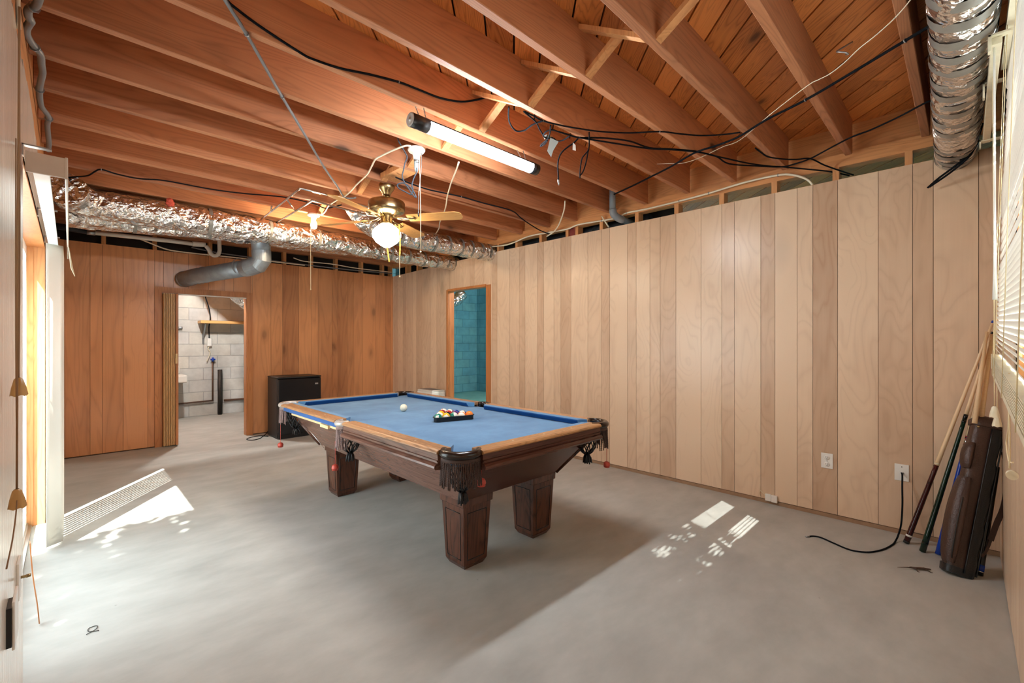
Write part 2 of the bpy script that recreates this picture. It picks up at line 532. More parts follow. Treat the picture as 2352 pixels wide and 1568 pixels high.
M = dict(
    birch=wood('birch plywood panelling', lin(164, 122, 92), lin(229, 201, 171), 2, True, 0.16, 15, 0.30, 0.40, 0.14, 1.3, 3.0, 1.1, 0.75),
    redwood=wood('reddish plywood panelling', lin(112, 58, 34), lin(222, 156, 106), 2, True, 0.18, 10, 0.28, 0.5, 0.2, 2.1, 4.0, 0.6, 0.85),
    joist=wood('aged pine joist', lin(108, 60, 38), lin(198, 132, 90), 0, False, 0.26, 20, 0.6, 0.95, 0.25, 2.3, 6.0, 0.5, 0.3),
    deck=wood('pine subfloor board', lin(140, 72, 30), lin(232, 150, 82), 1, True, 0.40, 26, 0.5, 0.9, 0.3, 3.0, 9.0, 0.8, 0.6),
    strip=plain('dull brown base strip', lin(156, 124, 96), 0.6, 0, 0.2, 12), groove=plain('brown groove backing', lin(84, 58, 40), 0.9),
    stud=wood('pine stud', lin(150, 88, 44), lin(222, 160, 104), 2, False, 0.3, 16, 0.6, 0.5, 0.3, 2.0, 6, 0.6, 0.3),
    plate=wood('pine plate', lin(138, 78, 38), lin(214, 150, 94), 1, False, 0.3, 16, 0.6, 0.5, 0.3, 2.0, 6, 0.6, 0.3),
    casing=wood('fir casing', lin(140, 76, 36), lin(206, 138, 84), 2, False, 0.3, 18, 0.4, 0.3, 0.25, 2.0, 8, 0.5, 0.2),
    paleply=wood('pale near panelling', lin(222, 206, 186), lin(250, 240, 226), 2, True, 0.12, 12, 0.16, 0.15, 0.15, 1.0, 5.0, 0.5, 0.3),
    foldwood=wood('folding door wood', lin(160, 108, 60), lin(214, 168, 112), 2, False, 0.3, 20, 0.4, 0.1, 0.3, 2.0, 10, 0.5, 0.2),
    railtop=wood('worn oak rail', lin(74, 44, 26), lin(206, 156, 112), 1, False, 0.40, 24, 0.35, 0.0, 0.9, 2.0, 16, 1.4, 0.1),
    railend=wood('worn oak rail along', lin(74, 44, 26), lin(200, 148, 98), 0, False, 0.40, 24, 0.35, 0.0, 0.9, 2.0, 16, 1.4, 0.1),
    darkwood_lit=wood('dark stained oak', lin(40, 24, 19), lin(136, 98, 84), 1, False, 0.36, 18, 0.25, 0.0, 0.6, 2.0, 12, 1.0, 0.1),  # sides lighter than the end boards: glass door light put into the colour
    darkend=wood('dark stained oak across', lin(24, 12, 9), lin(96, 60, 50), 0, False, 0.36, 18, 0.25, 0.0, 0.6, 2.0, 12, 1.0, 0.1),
    legwood=wood('dark stained leg', lin(22, 11, 8), lin(100, 60, 43), 2, False, 0.45, 16, 0.24, 0.0, 0.6, 2.0, 7, 1.2, 0.1),
    palewood=wood('raw pale wood', lin(190, 150, 100), lin(236, 206, 158), 1, False, 0.2, 16, 0.6, 0.0, 0.3, 2, 8, .6, .1),
    shelfwood=wood('yellow shelf pine', lin(186, 130, 66), lin(236, 188, 120), 0, False, 0.3, 16, 0.45, 0.2, 0.3, 2, 8, .6, .1),
    cue=wood('maple shaft', lin(206, 164, 116), lin(240, 212, 172), 2, False, 0.1, 10, 0.25, 0, 0.2, 2, 8, .4, .2),
    blade=wood('oak fan blade', lin(150, 96, 44), lin(212, 160, 96), 0, False, 0.35, 26, 0.35, 0, 0.5, 2, 16, 1.0, .1),
    felt=felt_mat(), slatecloth=plain('blue cloth over the slate edge', lin(70, 102, 158), 0.95, 0, 0.1, 8, spec=0.1), feltdark=plain('dark blue cushion cloth', lin(28, 72, 128), 0.95, 0, 0.12, 8, spec=0.1), foil=foil_mat(), glass=glass_mat(), slat=slat_mat(),  # feltdark: a darker blue for the cushion nose faces
    floor=concrete('worn concrete', lin(156, 156, 151), lin(186, 186, 181)),
    bluefloor=concrete('teal concrete', lin(86, 150, 150), lin(122, 182, 180)),  # store room floor and blocks share a teal colour
    block=block_wall('whitewashed concrete block', lin(205, 205, 202), lin(212, 206, 192), lin(178, 178, 176)),
    blueblock=block_wall('teal painted block', lin(84, 152, 172), lin(96, 160, 170), lin(58, 120, 136)),
    blueblock_side=block_wall('teal painted block side', lin(84, 152, 172), lin(96, 160, 170), lin(58, 120, 136), 'YZ'),
    sideblock=block_wall('whitewashed side block', lin(205, 205, 202), lin(214, 200, 176), lin(172, 172, 170), 'YZ'),
    tape=plain('grey duct tape', lin(136, 134, 128), 0.35, 0.3, 0.15, 20),
    galv=plain('dull galvanised steel', lin(150, 158, 166), 0.45, 0.6, 0.15, 14),
    zinc=plain('zinc plated steel', lin(176, 182, 186), 0.3, 0.9),
    steel=plain('polished steel', lin(200, 200, 200), 0.18, 1.0),
    pvc=plain('white pvc', lin(226, 222, 212), 0.35, 0, 0.05, 10),
    greypvc=plain('grey pvc', lin(128, 136, 142), 0.3, 0, 0.05, 10),
    abs=plain('black abs pipe', lin(30, 36, 42), 0.6, 0, 0.1, 10),
    brass=plain('antique brass', lin(168, 146, 106), 0.27, 1.0, 0.1, 5),
    black=plain('black plastic', lin(20, 20, 22), 0.35),
    blackgloss=plain('gloss black door', lin(12, 14, 20), 0.2, 0, 0.15, 4),
    blackside=plain('textured black steel', lin(22, 20, 20), 0.42, 0, 0.1, 40, 0.1, 300),
    cable=plain('black cable sheath', lin(24, 26, 30), 0.9, spec=0.05), cordgrey=plain('dark grey lamp cord', lin(66, 72, 80), 0.9, spec=0.05),
    greycable=plain('grey cable sheath', lin(120, 124, 128), 0.4, 0.2),
    romex=plain('cream cable sheath', lin(226, 214, 190), 0.45),
    white=plain('white plastic', lin(236, 234, 228), 0.35),
    ivory=plain('aged ivory plastic', lin(222, 212, 184), 0.4, 0, 0.1, 12),
    enamel=plain('white enamel metal', lin(226, 224, 216), 0.3),
    greytop=plain('grey plastic top', lin(132, 134, 136), 0.5), capgrey=plain('grey lamp cap', lin(170, 168, 166), 0.5),
    slot=plain('socket slot', lin(60, 56, 50), 0.5),
    leather=plain('brown leather', lin(66, 42, 32), 0.38, 0, 0.25, 9, 0.25, 140),
    blackleather=plain('black leather', lin(20, 22, 26), 0.32, 0, 0.2, 9, 0.2, 140),
    pocketleather=plain('worn dark pocket leather', lin(38, 26, 20), 0.22, 0, 0.3, 14),
    silverleather=plain('worn silvery pocket leather', lin(196, 188, 182), 0.25, 0.2, 0.3, 14),
    fringe=plain('brown fringe cord', lin(70, 50, 44), 0.7, 0, 0.25, 60),
    palefringe=plain('faded fringe cord', lin(142, 118, 114), 0.7, 0, 0.25, 60),
    red=plain('red rubber', lin(196, 76, 62), 0.4),
    redpaint=plain('dark red painted steel', lin(128, 52, 46), 0.5, 0, 0.1),
    rubber=plain('black rubber', lin(18, 18, 18), 0.6),
    greencue=plain('green black lacquer', lin(14, 44, 30), 0.12, 0, 0.5, 5),
    redcue=plain('dark red lacquer', lin(64, 22, 20), 0.12, 0, 0.5, 7),
    bluecue=plain('blue lacquer', lin(22, 62, 164), 0.15),
    redlac=plain('red lacquer', lin(176, 30, 50), 0.15),
    lacquer=plain('black lacquer', lin(14, 13, 14), 0.1),
    alu=plain('white aluminium', lin(232, 236, 238), 0.35, 0.0),
    insul=plain('dark blue jacket', lin(30, 42, 64), 0.4),
    pinkins=plain('pink insulation', lin(216, 92, 72), 0.9, 0, 0.2, 60),
    tag_blue=plain('blue grey paper tag', lin(176, 192, 196), 0.8),
    cream=plain('cream painted steel', lin(214, 204, 178), 0.4, 0, 0.12, 18),
    tassel_wood=plain('old gold tassel plastic', lin(188, 146, 86), 0.35, 0, 0.1, 10),
    cord_brown=plain('old brown cord', lin(132, 98, 66), 0.8),
    cord_cream=plain('cream cord', lin(226, 206, 166), 0.8),
    lizard=plain('brown scales', lin(74, 56, 44), 0.6, 0, 0.35, 120),
    beige=plain('beige valance vinyl', lin(196, 182, 168), 0.45, 0, 0.08, 10),
    void=plain('dark gap backing', lin(26, 22, 20), 0.9),  # near-black; on the gap sheets it stands in for shade
    plastic_sheet=plain('black polythene', lin(8, 8, 10), 0.3),
    rope=plain('rust pipe', lin(92, 64, 48), 0.7, 0, 0.3, 30),
    darkiron=plain('black iron pipe', lin(44, 36, 30), 0.6, 0, 0.4, 30),
    ground=plain('pale outside paving', lin(196, 200, 200), 0.9, 0, 0.15, 3),
    ribbon=plain('yellow ribbon', lin(236, 196, 92), 0.6),
)
GLOW_TUBE = glow('lit tube lens', (0.90, 0.96, 1.0, 1), 125.0)
GLOW_BULB = glow('lit bulb', (1.0, 0.74, 0.46, 1), 480.0)
GLOW_GLOBE = glow('lit opal globe', (1.0, 0.86, 0.66, 1), 40.0)
GLOW_SIDE = glow('lit bulb in utility room', (1.0, 0.97, 0.92, 1), 1900.0)
GLOW_STORE = glow('added bulb in store room', (1.0, 0.97, 0.92, 1), 4200.0)  # unseen bulb, added to brighten the store room
# ================================================================ the room
XR, YB, XL, YF = 3.83, 6.70, -0.12, -0.14       # right, back, left and front panel faces
ZJ, ZD = 2.522, 2.757                           # underside of joists, underside of deck boards


def struct(o):
    o['kind'] = 'structure'
    return o


def tone():
    return (rnd.random(), rnd.random(), rnd.random())


# floor slabs
b = MB(); b.box(-0.35, -0.35, -0.12, 4.0, 9.2, 0); struct(b.build('floor', M['floor'], origin=(0, 0, 0)))
b = MB(); b.box(4.0, -0.35, -0.12, 7.6, 9.2, -0.002); struct(b.build('floor', M['bluefloor'], origin=(4, 0, 0)))

# --- right wall: plywood boards of random width, grooves between
RG = [6.67, 6.54, 6.391, 6.29, 6.088, 5.995, 5.826, 5.606, 5.455, 5.358, 5.164, 5.119, 4.921, 4.827, 4.684, 4.593, 4.396, 4.267, 4.234, 4.145, 3.921, 3.753, 3.659, 3.463, 3.367, 3.217, 3.119, 2.977, 2.758, 2.589, 2.492, 2.295, 2.2, 2.057, 1.957, 1.808, 1.585, 1.414, 1.316, 1.121, 1.023, 0.876, 0.778, 0.631, 0.409, 0.238, 0.142, -0.054, -0.2]
RT = [.6, .4, .8, .35, .5, .8, .3, .5, .8, .4, .5, .3, .6, .5, .75, .35, .6, .7, .6, .35, .7, .55, .3, .7, .35, .75, .6, .2, .75, .5, .3, .9, .55, .75, .6, .35, .9, .8, .45, .8, .3, .95, .75, .15, .75, .45, .25, .6]


def rtop(y):
    return 2.378 if y < 4.2 else 2.378 - (y - 4.2) / 2.47 * 0.053


b = MB()
prev = YB
for i, y in enumerate(RG):
    a, c = prev, y
    prev = y
    g = 0.0013
    z0 = 0.03
    if a <= 5.17 and c >= 4.26:
        z0 = 1.975
    tn = (RT[i] if i < len(RT) else .5, rnd.random(), rnd.random())
    y0, y1 = c + g, a - g
    if y1 - y0 < 0.004: continue
    b.hexa([(XR, y0, z0), (XR + .006, y0, z0), (XR + .006, y1, z0), (XR, y1, z0),
            (XR, y0, rtop(y0)), (XR + .006, y0, rtop(y0)), (XR + .006, y1, rtop(y1)), (XR, y1, rtop(y1))], 0, tn)
wr = struct(b.build('wall_right', M['birch'], origin=(XR, 3, 0), tone=True))
# backing seen as the dark line in each groove
b = MB()
b.box(XR + .0062, -0.25, 0, XR + .012, 4.267, 2.37); b.box(XR + .0062, 5.164, 0, XR + .012, 6.72, 2.32); b.box(XR + .0062, 4.267, 1.975, XR + .012, 5.164, 2.345)
b.build('groove_backing', M['groove'], wr)
b = MB(); b.box(XR - .004, -0.14, 0, XR + .006, 4.267, 0.026); b.box(XR - .004, 5.164, 0, XR + .006, 6.7, 0.026)
struct(b.build('baseboard_right', M['strip'], origin=(XR, 3, 0)))
# studs, plates and ledger that show above the panelling
b = MB(); b.box(XR + .012, -0.3, 2.468, XR + .10, 6.75, ZJ - .006); b.build('top_plate', M['plate'], wr)
b = MB(); b.box(XR + .012, -0.3, ZJ - .006, XR + .10, 6.75, ZJ + .036); b.build('top_plate', M['plate'], wr)
b = MB(); b.box(XR + .05, -0.3, ZJ + .036, XR + .09, 6.75, ZD); b.build('rim_board', M['plate'], wr)
for (y0, y1) in [(4.16, 4.122), (3.835, 3.797), (3.445, 3.407), (3.06, 3.022), (2.93, 2.892), (2.62, 2.582), (2.22, 2.182), (1.828, 1.79), (1.44, 1.402), (1.05, 1.012), (0.662, 0.624), (0.277, 0.239)]:
    b = MB(); b.box(XR + .012, y1, 1.2, XR + .10, y0, 2.468); b.build('stud', M['stud'], wr)
b = MB(); b.box(XR + .03, 2.945, 1.2, XR + .09, 3.018, 2.468); tag(b.build('steel_post', M['redpaint'], wr), 'dark red steel post between the studs')
for (y0, y1) in [(4.55, 4.588), (5.3, 5.338), (5.65, 5.688), (5.97, 6.008), (6.3, 6.338)]:
    b = MB(); b.box(XR + .012, y0, 2.0, XR + .10, y1, 2.468); b.build('stud', M['stud'], wr)

b = MB(); b.box(4.09, 1.95, 2.05, 4.10, 7.6, 2.757); b.build('dark_backing', M['void'], wr)  # added dark sheet, standing in for shade in the gap above the panels

# framed opening in the right wall
dr = tag(thing('trim_1', (XR, 4.7, 0), None, None), kind='structure')
b = MB(); b.box(XR - .012, 5.164, 0, XR + .10, 5.20, 1.975); b.build('jamb', M['casing'], dr)
b = MB(); b.box(XR - .006, 4.262, 0, XR + .10, 4.352, 1.975); b.build('jamb', M['casing'], dr)
b = MB(); b.box(XR - .014, 4.35, 1.955, XR + .10, 5.17, 1.985); b.build('head', M['casing'], dr)

# --- back wall: redder boards
BG = [-0.12, -0.036, 0.159, 0.256, 0.43, 0.649, 0.711, 0.794, 0.892, 1.038, 1.247, 1.421, 1.521, 1.72, 1.74, 1.965, 2.115, 2.332, 2.506, 2.605, 2.809, 2.899, 3.047, 3.143, 3.296, 3.519, 3.689, 3.794, 3.83]
BT = [.6, .6, .7, .65, .8, .7, .5, .5, .5, .45, .5, .6, .5, .55, .6, .5, .2, .7, .6, .45, .4, .3, .55, .6, .75, .6, .55, .7]
b = MB()
for i in range(len(BG) - 1):
    x0, x1 = BG[i] + .0014, BG[i + 1] - .0014
    z0 = 0.012
    if x0 > 0.70 and x1 < 1.745: z0 = 1.89
    if x1 - x0 < .01: continue
    b.box(x0, YB, z0, x1, YB + .006, 2.322, 0, (BT[i], rnd.random(), rnd.random()))
wb_ = struct(b.build('wall_back', M['redwood'], origin=(1.9, YB, 0), tone=True))
b = MB(); b.box(-.3, YB + .0062, 0, .73, YB + .012, 2.31); b.box(1.72, YB + .0062, 0, 3.84, YB + .012, 2.31); b.box(.73, YB + .0062, 1.87, 1.72, YB + .012, 2.31)
b.build('groove_backing', M['groove'], wb_)
for (x0, x1) in [(0.25, .288), (0.697, .735), (1.25, 1.288), (1.70, 1.738), (2.13, 2.168), (2.5, 2.538), (2.865, 2.903), (3.275, 3.313), (3.64, 3.678), (3.79, 3.828)]:
    b = MB(); b.box(x0, YB + .012, 1.9, x1, YB + .10, 2.50); b.build('stud', M['stud'], wb_)
b = MB(); b.box(-.3, YB + .012, 2.50, XR, YB + .10, 2.757); b.build('top_plate', M['joist'], wb_)
b = MB(); b.box(-.3, YB + .102, 1.9, 1.30, YB + .106, 2.757); tag(b.build('dark_backing', M['plastic_sheet'], wb_), 'black polythene sheet behind the studs')
b = MB(); b.box(1.30, YB + .102, 1.9, XR + .01, YB + .106, 2.757); b.build('dark_backing', M['void'], wb_)  # added dark sheet in place of the shade behind these studs

# --- left wall
LG = [-0.2, 0.05, 0.24, 0.42, 1.60, 1.694, 1.746, 1.802, 1.85, 1.927, 1.982, 2.041, 2.12, 2.224, 2.299, 2.392]
b = MB()
for i in range(len(LG) - 1):
    y0, y1 = LG[i] + .0012, LG[i + 1] - .0012
    if .41 < y0 and y1 < 1.61:
        for (z0, z1) in ((0, 1.0), (2.02, 2.24)):
            n = 6
            for k in range(n):
                b.box(XL - .006, y0 + (y1 - y0) * k / n + .001, z0, XL, y0 + (y1 - y0) * (k + 1) / n - .001, z1, 0, tone())
    else:
        b.box(XL - .006, y0, 0.004, XL, y1, 2.23 + .02 * rnd.random() if y1 > 1.9 else 2.75, 0, tone())
# over the sliding door and beyond it
for k in range(9):
    y0 = 2.395 + k * .232
    b.box(XL - .006, y0, 1.90, XL, y0 + .228, 2.235 + .05 * rnd.random(), 0, tone())
for k in range(10):
    y0 = 4.50 + k * .22
    b.box(XL - .006, y0, 0.0, XL, y0 + .217, 2.25, 0, tone())
wl = struct(b.build('wall_left', M['paleply'], origin=(XL, 2, 0), tone=True))
b = MB()
b.box(XL - .13, -0.3, 0, XL - .008, .42, 2.75); b.box(XL - .13, 1.60, 0, XL - .008, 2.37, 2.3); b.box(XL - .13, .42, 0, XL - .008, 1.6, 1.0); b.box(XL - .13, .42, 2.02, XL - .008, 1.6, 2.3)
b.box(XL - .13, 2.37, 1.93, XL - .008, 4.47, 2.3); b.box(XL - .13, 4.47, 0, XL - .008, 6.8, 2.3); b.box(XL - .13, -0.3, 2.3, XL - .03, 9.2, 2.757)
b.build('framing', M['void'], wl)
b = MB(); b.box(XL - .028, -0.3, 2.26, XL - .010, 6.7, 2.757); b.build('rim_board', M['plate'], wl)

# --- front wall with the blind window in it
b = MB()
xs = [3.83]
while xs[-1] > -0.2: xs.append(xs[-1] - rnd.choice([.1, .14, .18, .22]))
for i in range(len(xs) - 1):
    x0, x1 = xs[i + 1] + .002, xs[i] - .002
    if x1 < 1.30 or x0 > 2.68:
        b.box(x0, YF - .006, 0.004, x1, YF, 2.38, 0, (0.4 + .3 * rnd.random(), rnd.random(), rnd.random()))
    else:
        for (z0, z1) in ((.004, 1.10), (2.34, 2.40)):
            b.box(max(x0, 1.2), YF - .006, z0, x1, YF, z1, 0, (0.4 + .3 * rnd.random(), rnd.random(), rnd.random()))
wf = struct(b.build('wall_front', M['birch'], origin=(2, YF, 0), tone=True))
b = MB()
b.box(-.3, YF - .13, 0, 1.25, YF - .008, 2.757); b.box(2.70, YF - .13, 0, 4.0, YF - .008, 2.757); b.box(1.25, YF - .13, 0, 2.70, YF - .008, 1.10); b.box(1.25, YF - .13, 2.36, 2.70, YF - .008, 2.757)
b.build('framing', M['void'], wf)

# window in the front wall: frame, sill, two sashes of glass
w1 = tag(thing('window_1', (2.08, YF - .06, 1.1), None, None), kind='structure')
b = MB()
b.box(1.25, YF - .12, 1.10, 1.30, YF - .004, 2.36); b.box(2.60, YF - .12, 1.10, 2.70, YF - .004, 2.36); b.box(1.30, YF - .12, 2.31, 2.65, YF - .004, 2.36)
b.build('window_frame', M['stud'], w1)
b = MB(); b.box(1.25, YF - .12, 1.07, 2.70, YF + .012, 1.10); b.build('window_sill', M['stud'], w1)
b = MB()
for x in (1.30, 1.93, 2.56): b.box(x, YF - .10, 1.10, x + .04, YF - .07, 2.31)
for (z, h_) in ((1.10, .17), (1.69, .04), (2.27, .04)): b.box(1.34, YF - .10, z, 2.56, YF - .07, z + h_)
b.build('sash', M['alu'], w1)
b = MB(); b.box(1.34, YF - .087, 1.14, 2.56, YF - .083, 2.27); b.build('pane', M['glass'], w1)

# window in the left wall, beside the camera
w2 = tag(thing('window_2', (XL - .06, 1.0, 1.0), None, None), kind='structure')
b = MB()
b.box(XL - .12, .42, 1.0, XL - .004, .46, 2.02); b.box(XL - .12, 1.56, 1.0, XL - .004, 1.60, 2.02); b.box(XL - .12, .46, 1.98, XL - .004, 1.56, 2.02)
b.build('window_frame', M['stud'], w2)
b = MB(); b.box(XL - .12, .42, .97, XL - .004, 1.60, 1.0); b.build('window_sill', M['stud'], w2)
b = MB(); b.box(XL - .087, .46, 1.0, XL - .083, 1.56, 1.98); b.build('pane', M['glass'], w2)

# sliding glass door in the left wall
d1 = tag(thing('door_1', (XL - .07, 3.4, 0), None, None), kind='structure')
b = MB(); b.box(XL - .13, 4.43, 0, XL, 4.47, 1.91); b.build('jamb', M['stud'], d1)
b = MB(); b.box(XL - .12, 4.415, 0, XL - .055, 4.43, 1.90); b.build('door_stop', M['stud'], d1)
b = MB(); b.box(XL - .13, 2.385, 1.885, XL, 4.47, 1.92); b.build('head', M['casing'], d1)
b = MB(); b.box(XL - .13, 2.385, 0, XL - .006, 2.41, 1.89); b.build('jamb', M['casing'], d1)
b = MB()
for y in (2.41, 3.57, 4.36): b.box(XL - .115, y, .03, XL - .085, y + .055, 1.885)
b.box(XL - .115, 2.465, .03, XL - .085, 4.36, .09); b.box(XL - .115, 2.465, 1.82, XL - .085, 4.36, 1.885)
b.build('sash', M['alu'], d1)
b = MB(); b.box(XL - .102, 2.46, .09, XL - .098, 4.37, 1.82); b.build('pane', M['glass'], d1)
b = MB(); b.box(XL - .13, 2.41, 0, XL - .06, 4.43, .012); b.box(XL - .108, 2.41, .012, XL - .10, 4.43, .03); b.box(XL - .085, 2.41, .012, XL - .077, 4.43, .03); b.build('track', M['zinc'], d1)

# --- rooms behind: utility room past the back doorway, teal store past the right opening
b = MB(); b.box(-.3, 9.0, 0, 3.9, 9.15, 2.757); wu = struct(b.build('wall_utility_back', M['block'], origin=(0, 9.0, 0)))
b = MB(); b.box(-.3, 6.81, 0, -.2, 9.0, 2.757); struct(b.build('wall_utility_left', M['sideblock'], origin=(0, 6.8, 0)))
b = MB(); b.box(3.93, 6.72, 0, 3.97, 8.8, 2.757); struct(b.build('wall_partition', M['blueblock_side'], origin=(3.95, 6.8, 0)))
b = MB(); b.box(3.9, 8.72, 0, 7.5, 8.9, 2.757); struct(b.build('wall_store_back', M['blueblock'], origin=(3.9, 8.72, 0)))
b = MB(); b.box(7.35, -.3, 0, 7.5, 8.72, 2.757); struct(b.build('wall_store_right', M['blueblock_side'], origin=(7.35, 0, 0)))
b = MB(); b.box(3.93, -.3, 0, 7.5, -.2, 2.757); struct(b.build('wall_store_front', M['blueblock'], origin=(3.9, -.2, 0)))

# doorway casing in the back wall
c1 = tag(thing('trim_2', (1.225, YB, 0), None, None), kind='structure')


def mitre(o, name, p):
    b = MB(); b.prism(p, lambda x, z, h: (x, h, z), YB - .016, YB + .002); return b.build(name, M['casing'], o)


mitre(c1, 'casing', [(0.711, 0), (0.78, 0), (0.78, 1.824), (0.711, 1.893)])
mitre(c1, 'casing', [(1.668, 0), (1.74, 0), (1.74, 1.893), (1.668, 1.824)])
mitre(c1, 'casing', [(0.711, 1.893), (0.78, 1.824), (1.668, 1.824), (1.74, 1.893)])
b = MB(); b.box(.765, YB + .002, 0, .785, YB + .105, 1.83); b.build('jamb', M['casing'], c1)
b = MB(); b.box(1.664, YB + .002, 0, 1.684, YB + .105, 1.83); b.build('jamb', M['casing'], c1)
b = MB(); b.box(.785, YB + .002, 1.818, 1.664, YB + .105, 1.838); b.build('head', M['casing'], c1)

# --- ceiling: diagonal deck boards with open joints
def clip(poly, f):
    out = []
    for i in range(len(poly)):
        a, c = poly[i], poly[(i + 1) % len(poly)]
        fa, fc = f(a), f(c)
        if fa >= 0: out.append(a)
        if (fa >= 0) != (fc >= 0):
            t = fa / (fa - fc); out.append((a[0] + (c[0] - a[0]) * t, a[1] + (c[1] - a[1]) * t))
    return out


b = MB()
q = math.sqrt(0.5)
pitch = .1373
for k in range(-64, 50):
    p0 = 1.506 + k * pitch + .0045; p1 = p0 + pitch - .009
    cut = []
    s0 = -2.0 + rnd.random() * 3
    while s0 < 14:
        cut.append(s0); s0 += 2.4 + rnd.random() * 1.6
    cut = [-2.5] + cut + [14.5]
    for i in range(len(cut) - 1):
        a0, a1 = cut[i] + .001, cut[i + 1] - .001
        poly = [((p0 + a0) * q, (a0 - p0) * q), ((p0 + a1) * q, (a1 - p0) * q), ((p1 + a1) * q, (a1 - p1) * q), ((p1 + a0) * q, (a0 - p1) * q)]
        for f in (lambda v: v[0] + .32, lambda v: 7.5 - v[0], lambda v: v[1] + .32, lambda v: 9.15 - v[1]):
            if poly: poly = clip(poly, f)
        if len(poly) >= 3:
            b.prism(poly, lambda x, y, h: (q * (x - y), q * (x + y), h), ZD, ZD + .02, 0, tone())
ce = b.build('ceiling', M['deck'], origin=(0, 0, 0), tone=True)
# the mesh above is laid out along its own boards; turn it back into the room
ce.rotation_euler = (0, 0, math.radians(-45))
struct(ce)
b = MB(); b.box(-.4, -.4, ZD + .021, 7.6, 9.25, ZD + .06); struct(b.build('ceiling_roof_layer', M['void'], origin=(0, 0, ZD)))

# outside: paving beyond the glass
b = MB(); b.box(-14, -14, -.3, -.36, 20, -.14); struct(b.build('ground', M['ground'], origin=(-5, 0, -.14)))
b = MB(); b.box(-.36, -14, -.3, 12, -.36, -.14); struct(b.build('ground', M['ground'], origin=(5, -7, -.14)))

# ================================================================ joists
JY = [.195, .584, .965, 1.328, 1.708, 2.116, 2.504, 2.930, 3.310, 3.742, 4.19, 4.625, 5.03, 5.43, 5.84, 6.25, 6.62]   # far edges
ORD = ['first', 'second', 'third', 'fourth', 'fifth', 'sixth', 'seventh', 'eighth', 'ninth', 'tenth', 'eleventh', 'twelfth', 'thirteenth', 'fourteenth', 'fifteenth', 'sixteenth', 'seventeenth']
JX = {5: 3.812, 6: 3.822, 7: 3.835}
b = MB()
b.box(-.16, -.041, 0, 3.80, 0, ZD - ZJ)
j0 = b.build('ceiling_joist', M['joist'], origin=(0, 0, 0), bevel=.003, seg=1)
for i, y in enumerate(JY):
    o = j0 if i == 0 else j0.copy()
    if i: COL.objects.link(o)
    o.location = (0.0 if i < 5 else .03, y, ZJ + (.0012 * (i % 3)))
    extra = {4: ', just windowward of the tube light', 5: ', with the tube light against it', 11: ', bare bulb fixed under it', 6: ', white lampholder under it'}.get(i, '')
    tag(o, 'aged pine ceiling joist, %s from the window wall%s' % (ORD[i], extra), 'joist', 'pine joists under the ceiling boards')

# cross bridging: one rising and one falling strut in each bay
b = MB()
b.bar((0, 0, 0), (0, -.345, .205), .045, .02, up=(0, .5, .85))
s0 = b.build('bridging_strut', M['stud'], origin=(0, 0, 0))
b = MB()
b.bar((0, 0, 0), (0, .345, .205), .045, .02, up=(0, -.5, .85))
s1 = b.build('bridging_strut', M['stud'], origin=(0, 0, 0))
first = True
for i in range(1, 12):
    y1 = JY[i] - .041; y0 = JY[i - 1]
    gap = y1 - y0
    for kind, src in (('rising', s0), ('falling', s1)):
        o = src if first else src.copy()
        if not first: COL.objects.link(o)
        if kind == 'rising':
            o.location = (1.79, y1 + .004, ZJ + .012)
        else:
            o.location = (1.735, y0 - .004, ZJ + .012)
        o.scale = (1, (gap + .006) / .345, 1)
        tag(o, 'bridging strut between the %s and %s joists from the window, low end on the %s' % (ORD[i - 1], ORD[i], ORD[i] if kind == 'rising' else ORD[i - 1]), 'strut', 'cross bridging struts between the joists')
    first = False
# ================================================================ pool table
CX, CY, HX, HY = 1.85, 2.81, 0.635, 1.235
ZR, ZBED = 0.738, 0.700
pt = thing('pool_table', (CX, CY, 0), 'worn oak pool table with blue cloth and dark tapered legs on the concrete floor', 'pool table')
# slate bed under cloth
IN = 0.135                                     # rail and cushion together
b = MB(); b.box(CX - HX + .05, CY - HY + .05, ZBED - .03, CX + HX - .05, CY + HY - .05, ZBED)
b.build('cloth_bed', M['felt'], pt)
# rail profile: (out from the outer line, z); with and without the moulded skirt
PROF = [(-.085, ZR), (-.016, ZR), (-.005, .734), (0, .727), (0, .721), (-.007, .717), (-.009, .690), (-.003, .688), (-.003, .683), (-.008, .681), (-.008, .676), (.002, .672), (.010, .664), (.012, .655), (.006, .646), (-.02, .643), (-.085, .643)]
SLAB = [(-.085, ZR), (-.016, ZR), (-.005, .734), (0, .727), (0, .719), (-.006, .714), (-.085, .714)]
CUSH = [(-.085, ZR), (-.085, .703), (-.122, .703), (-.135, .728), (-.134, .735), (-.126, ZR)]


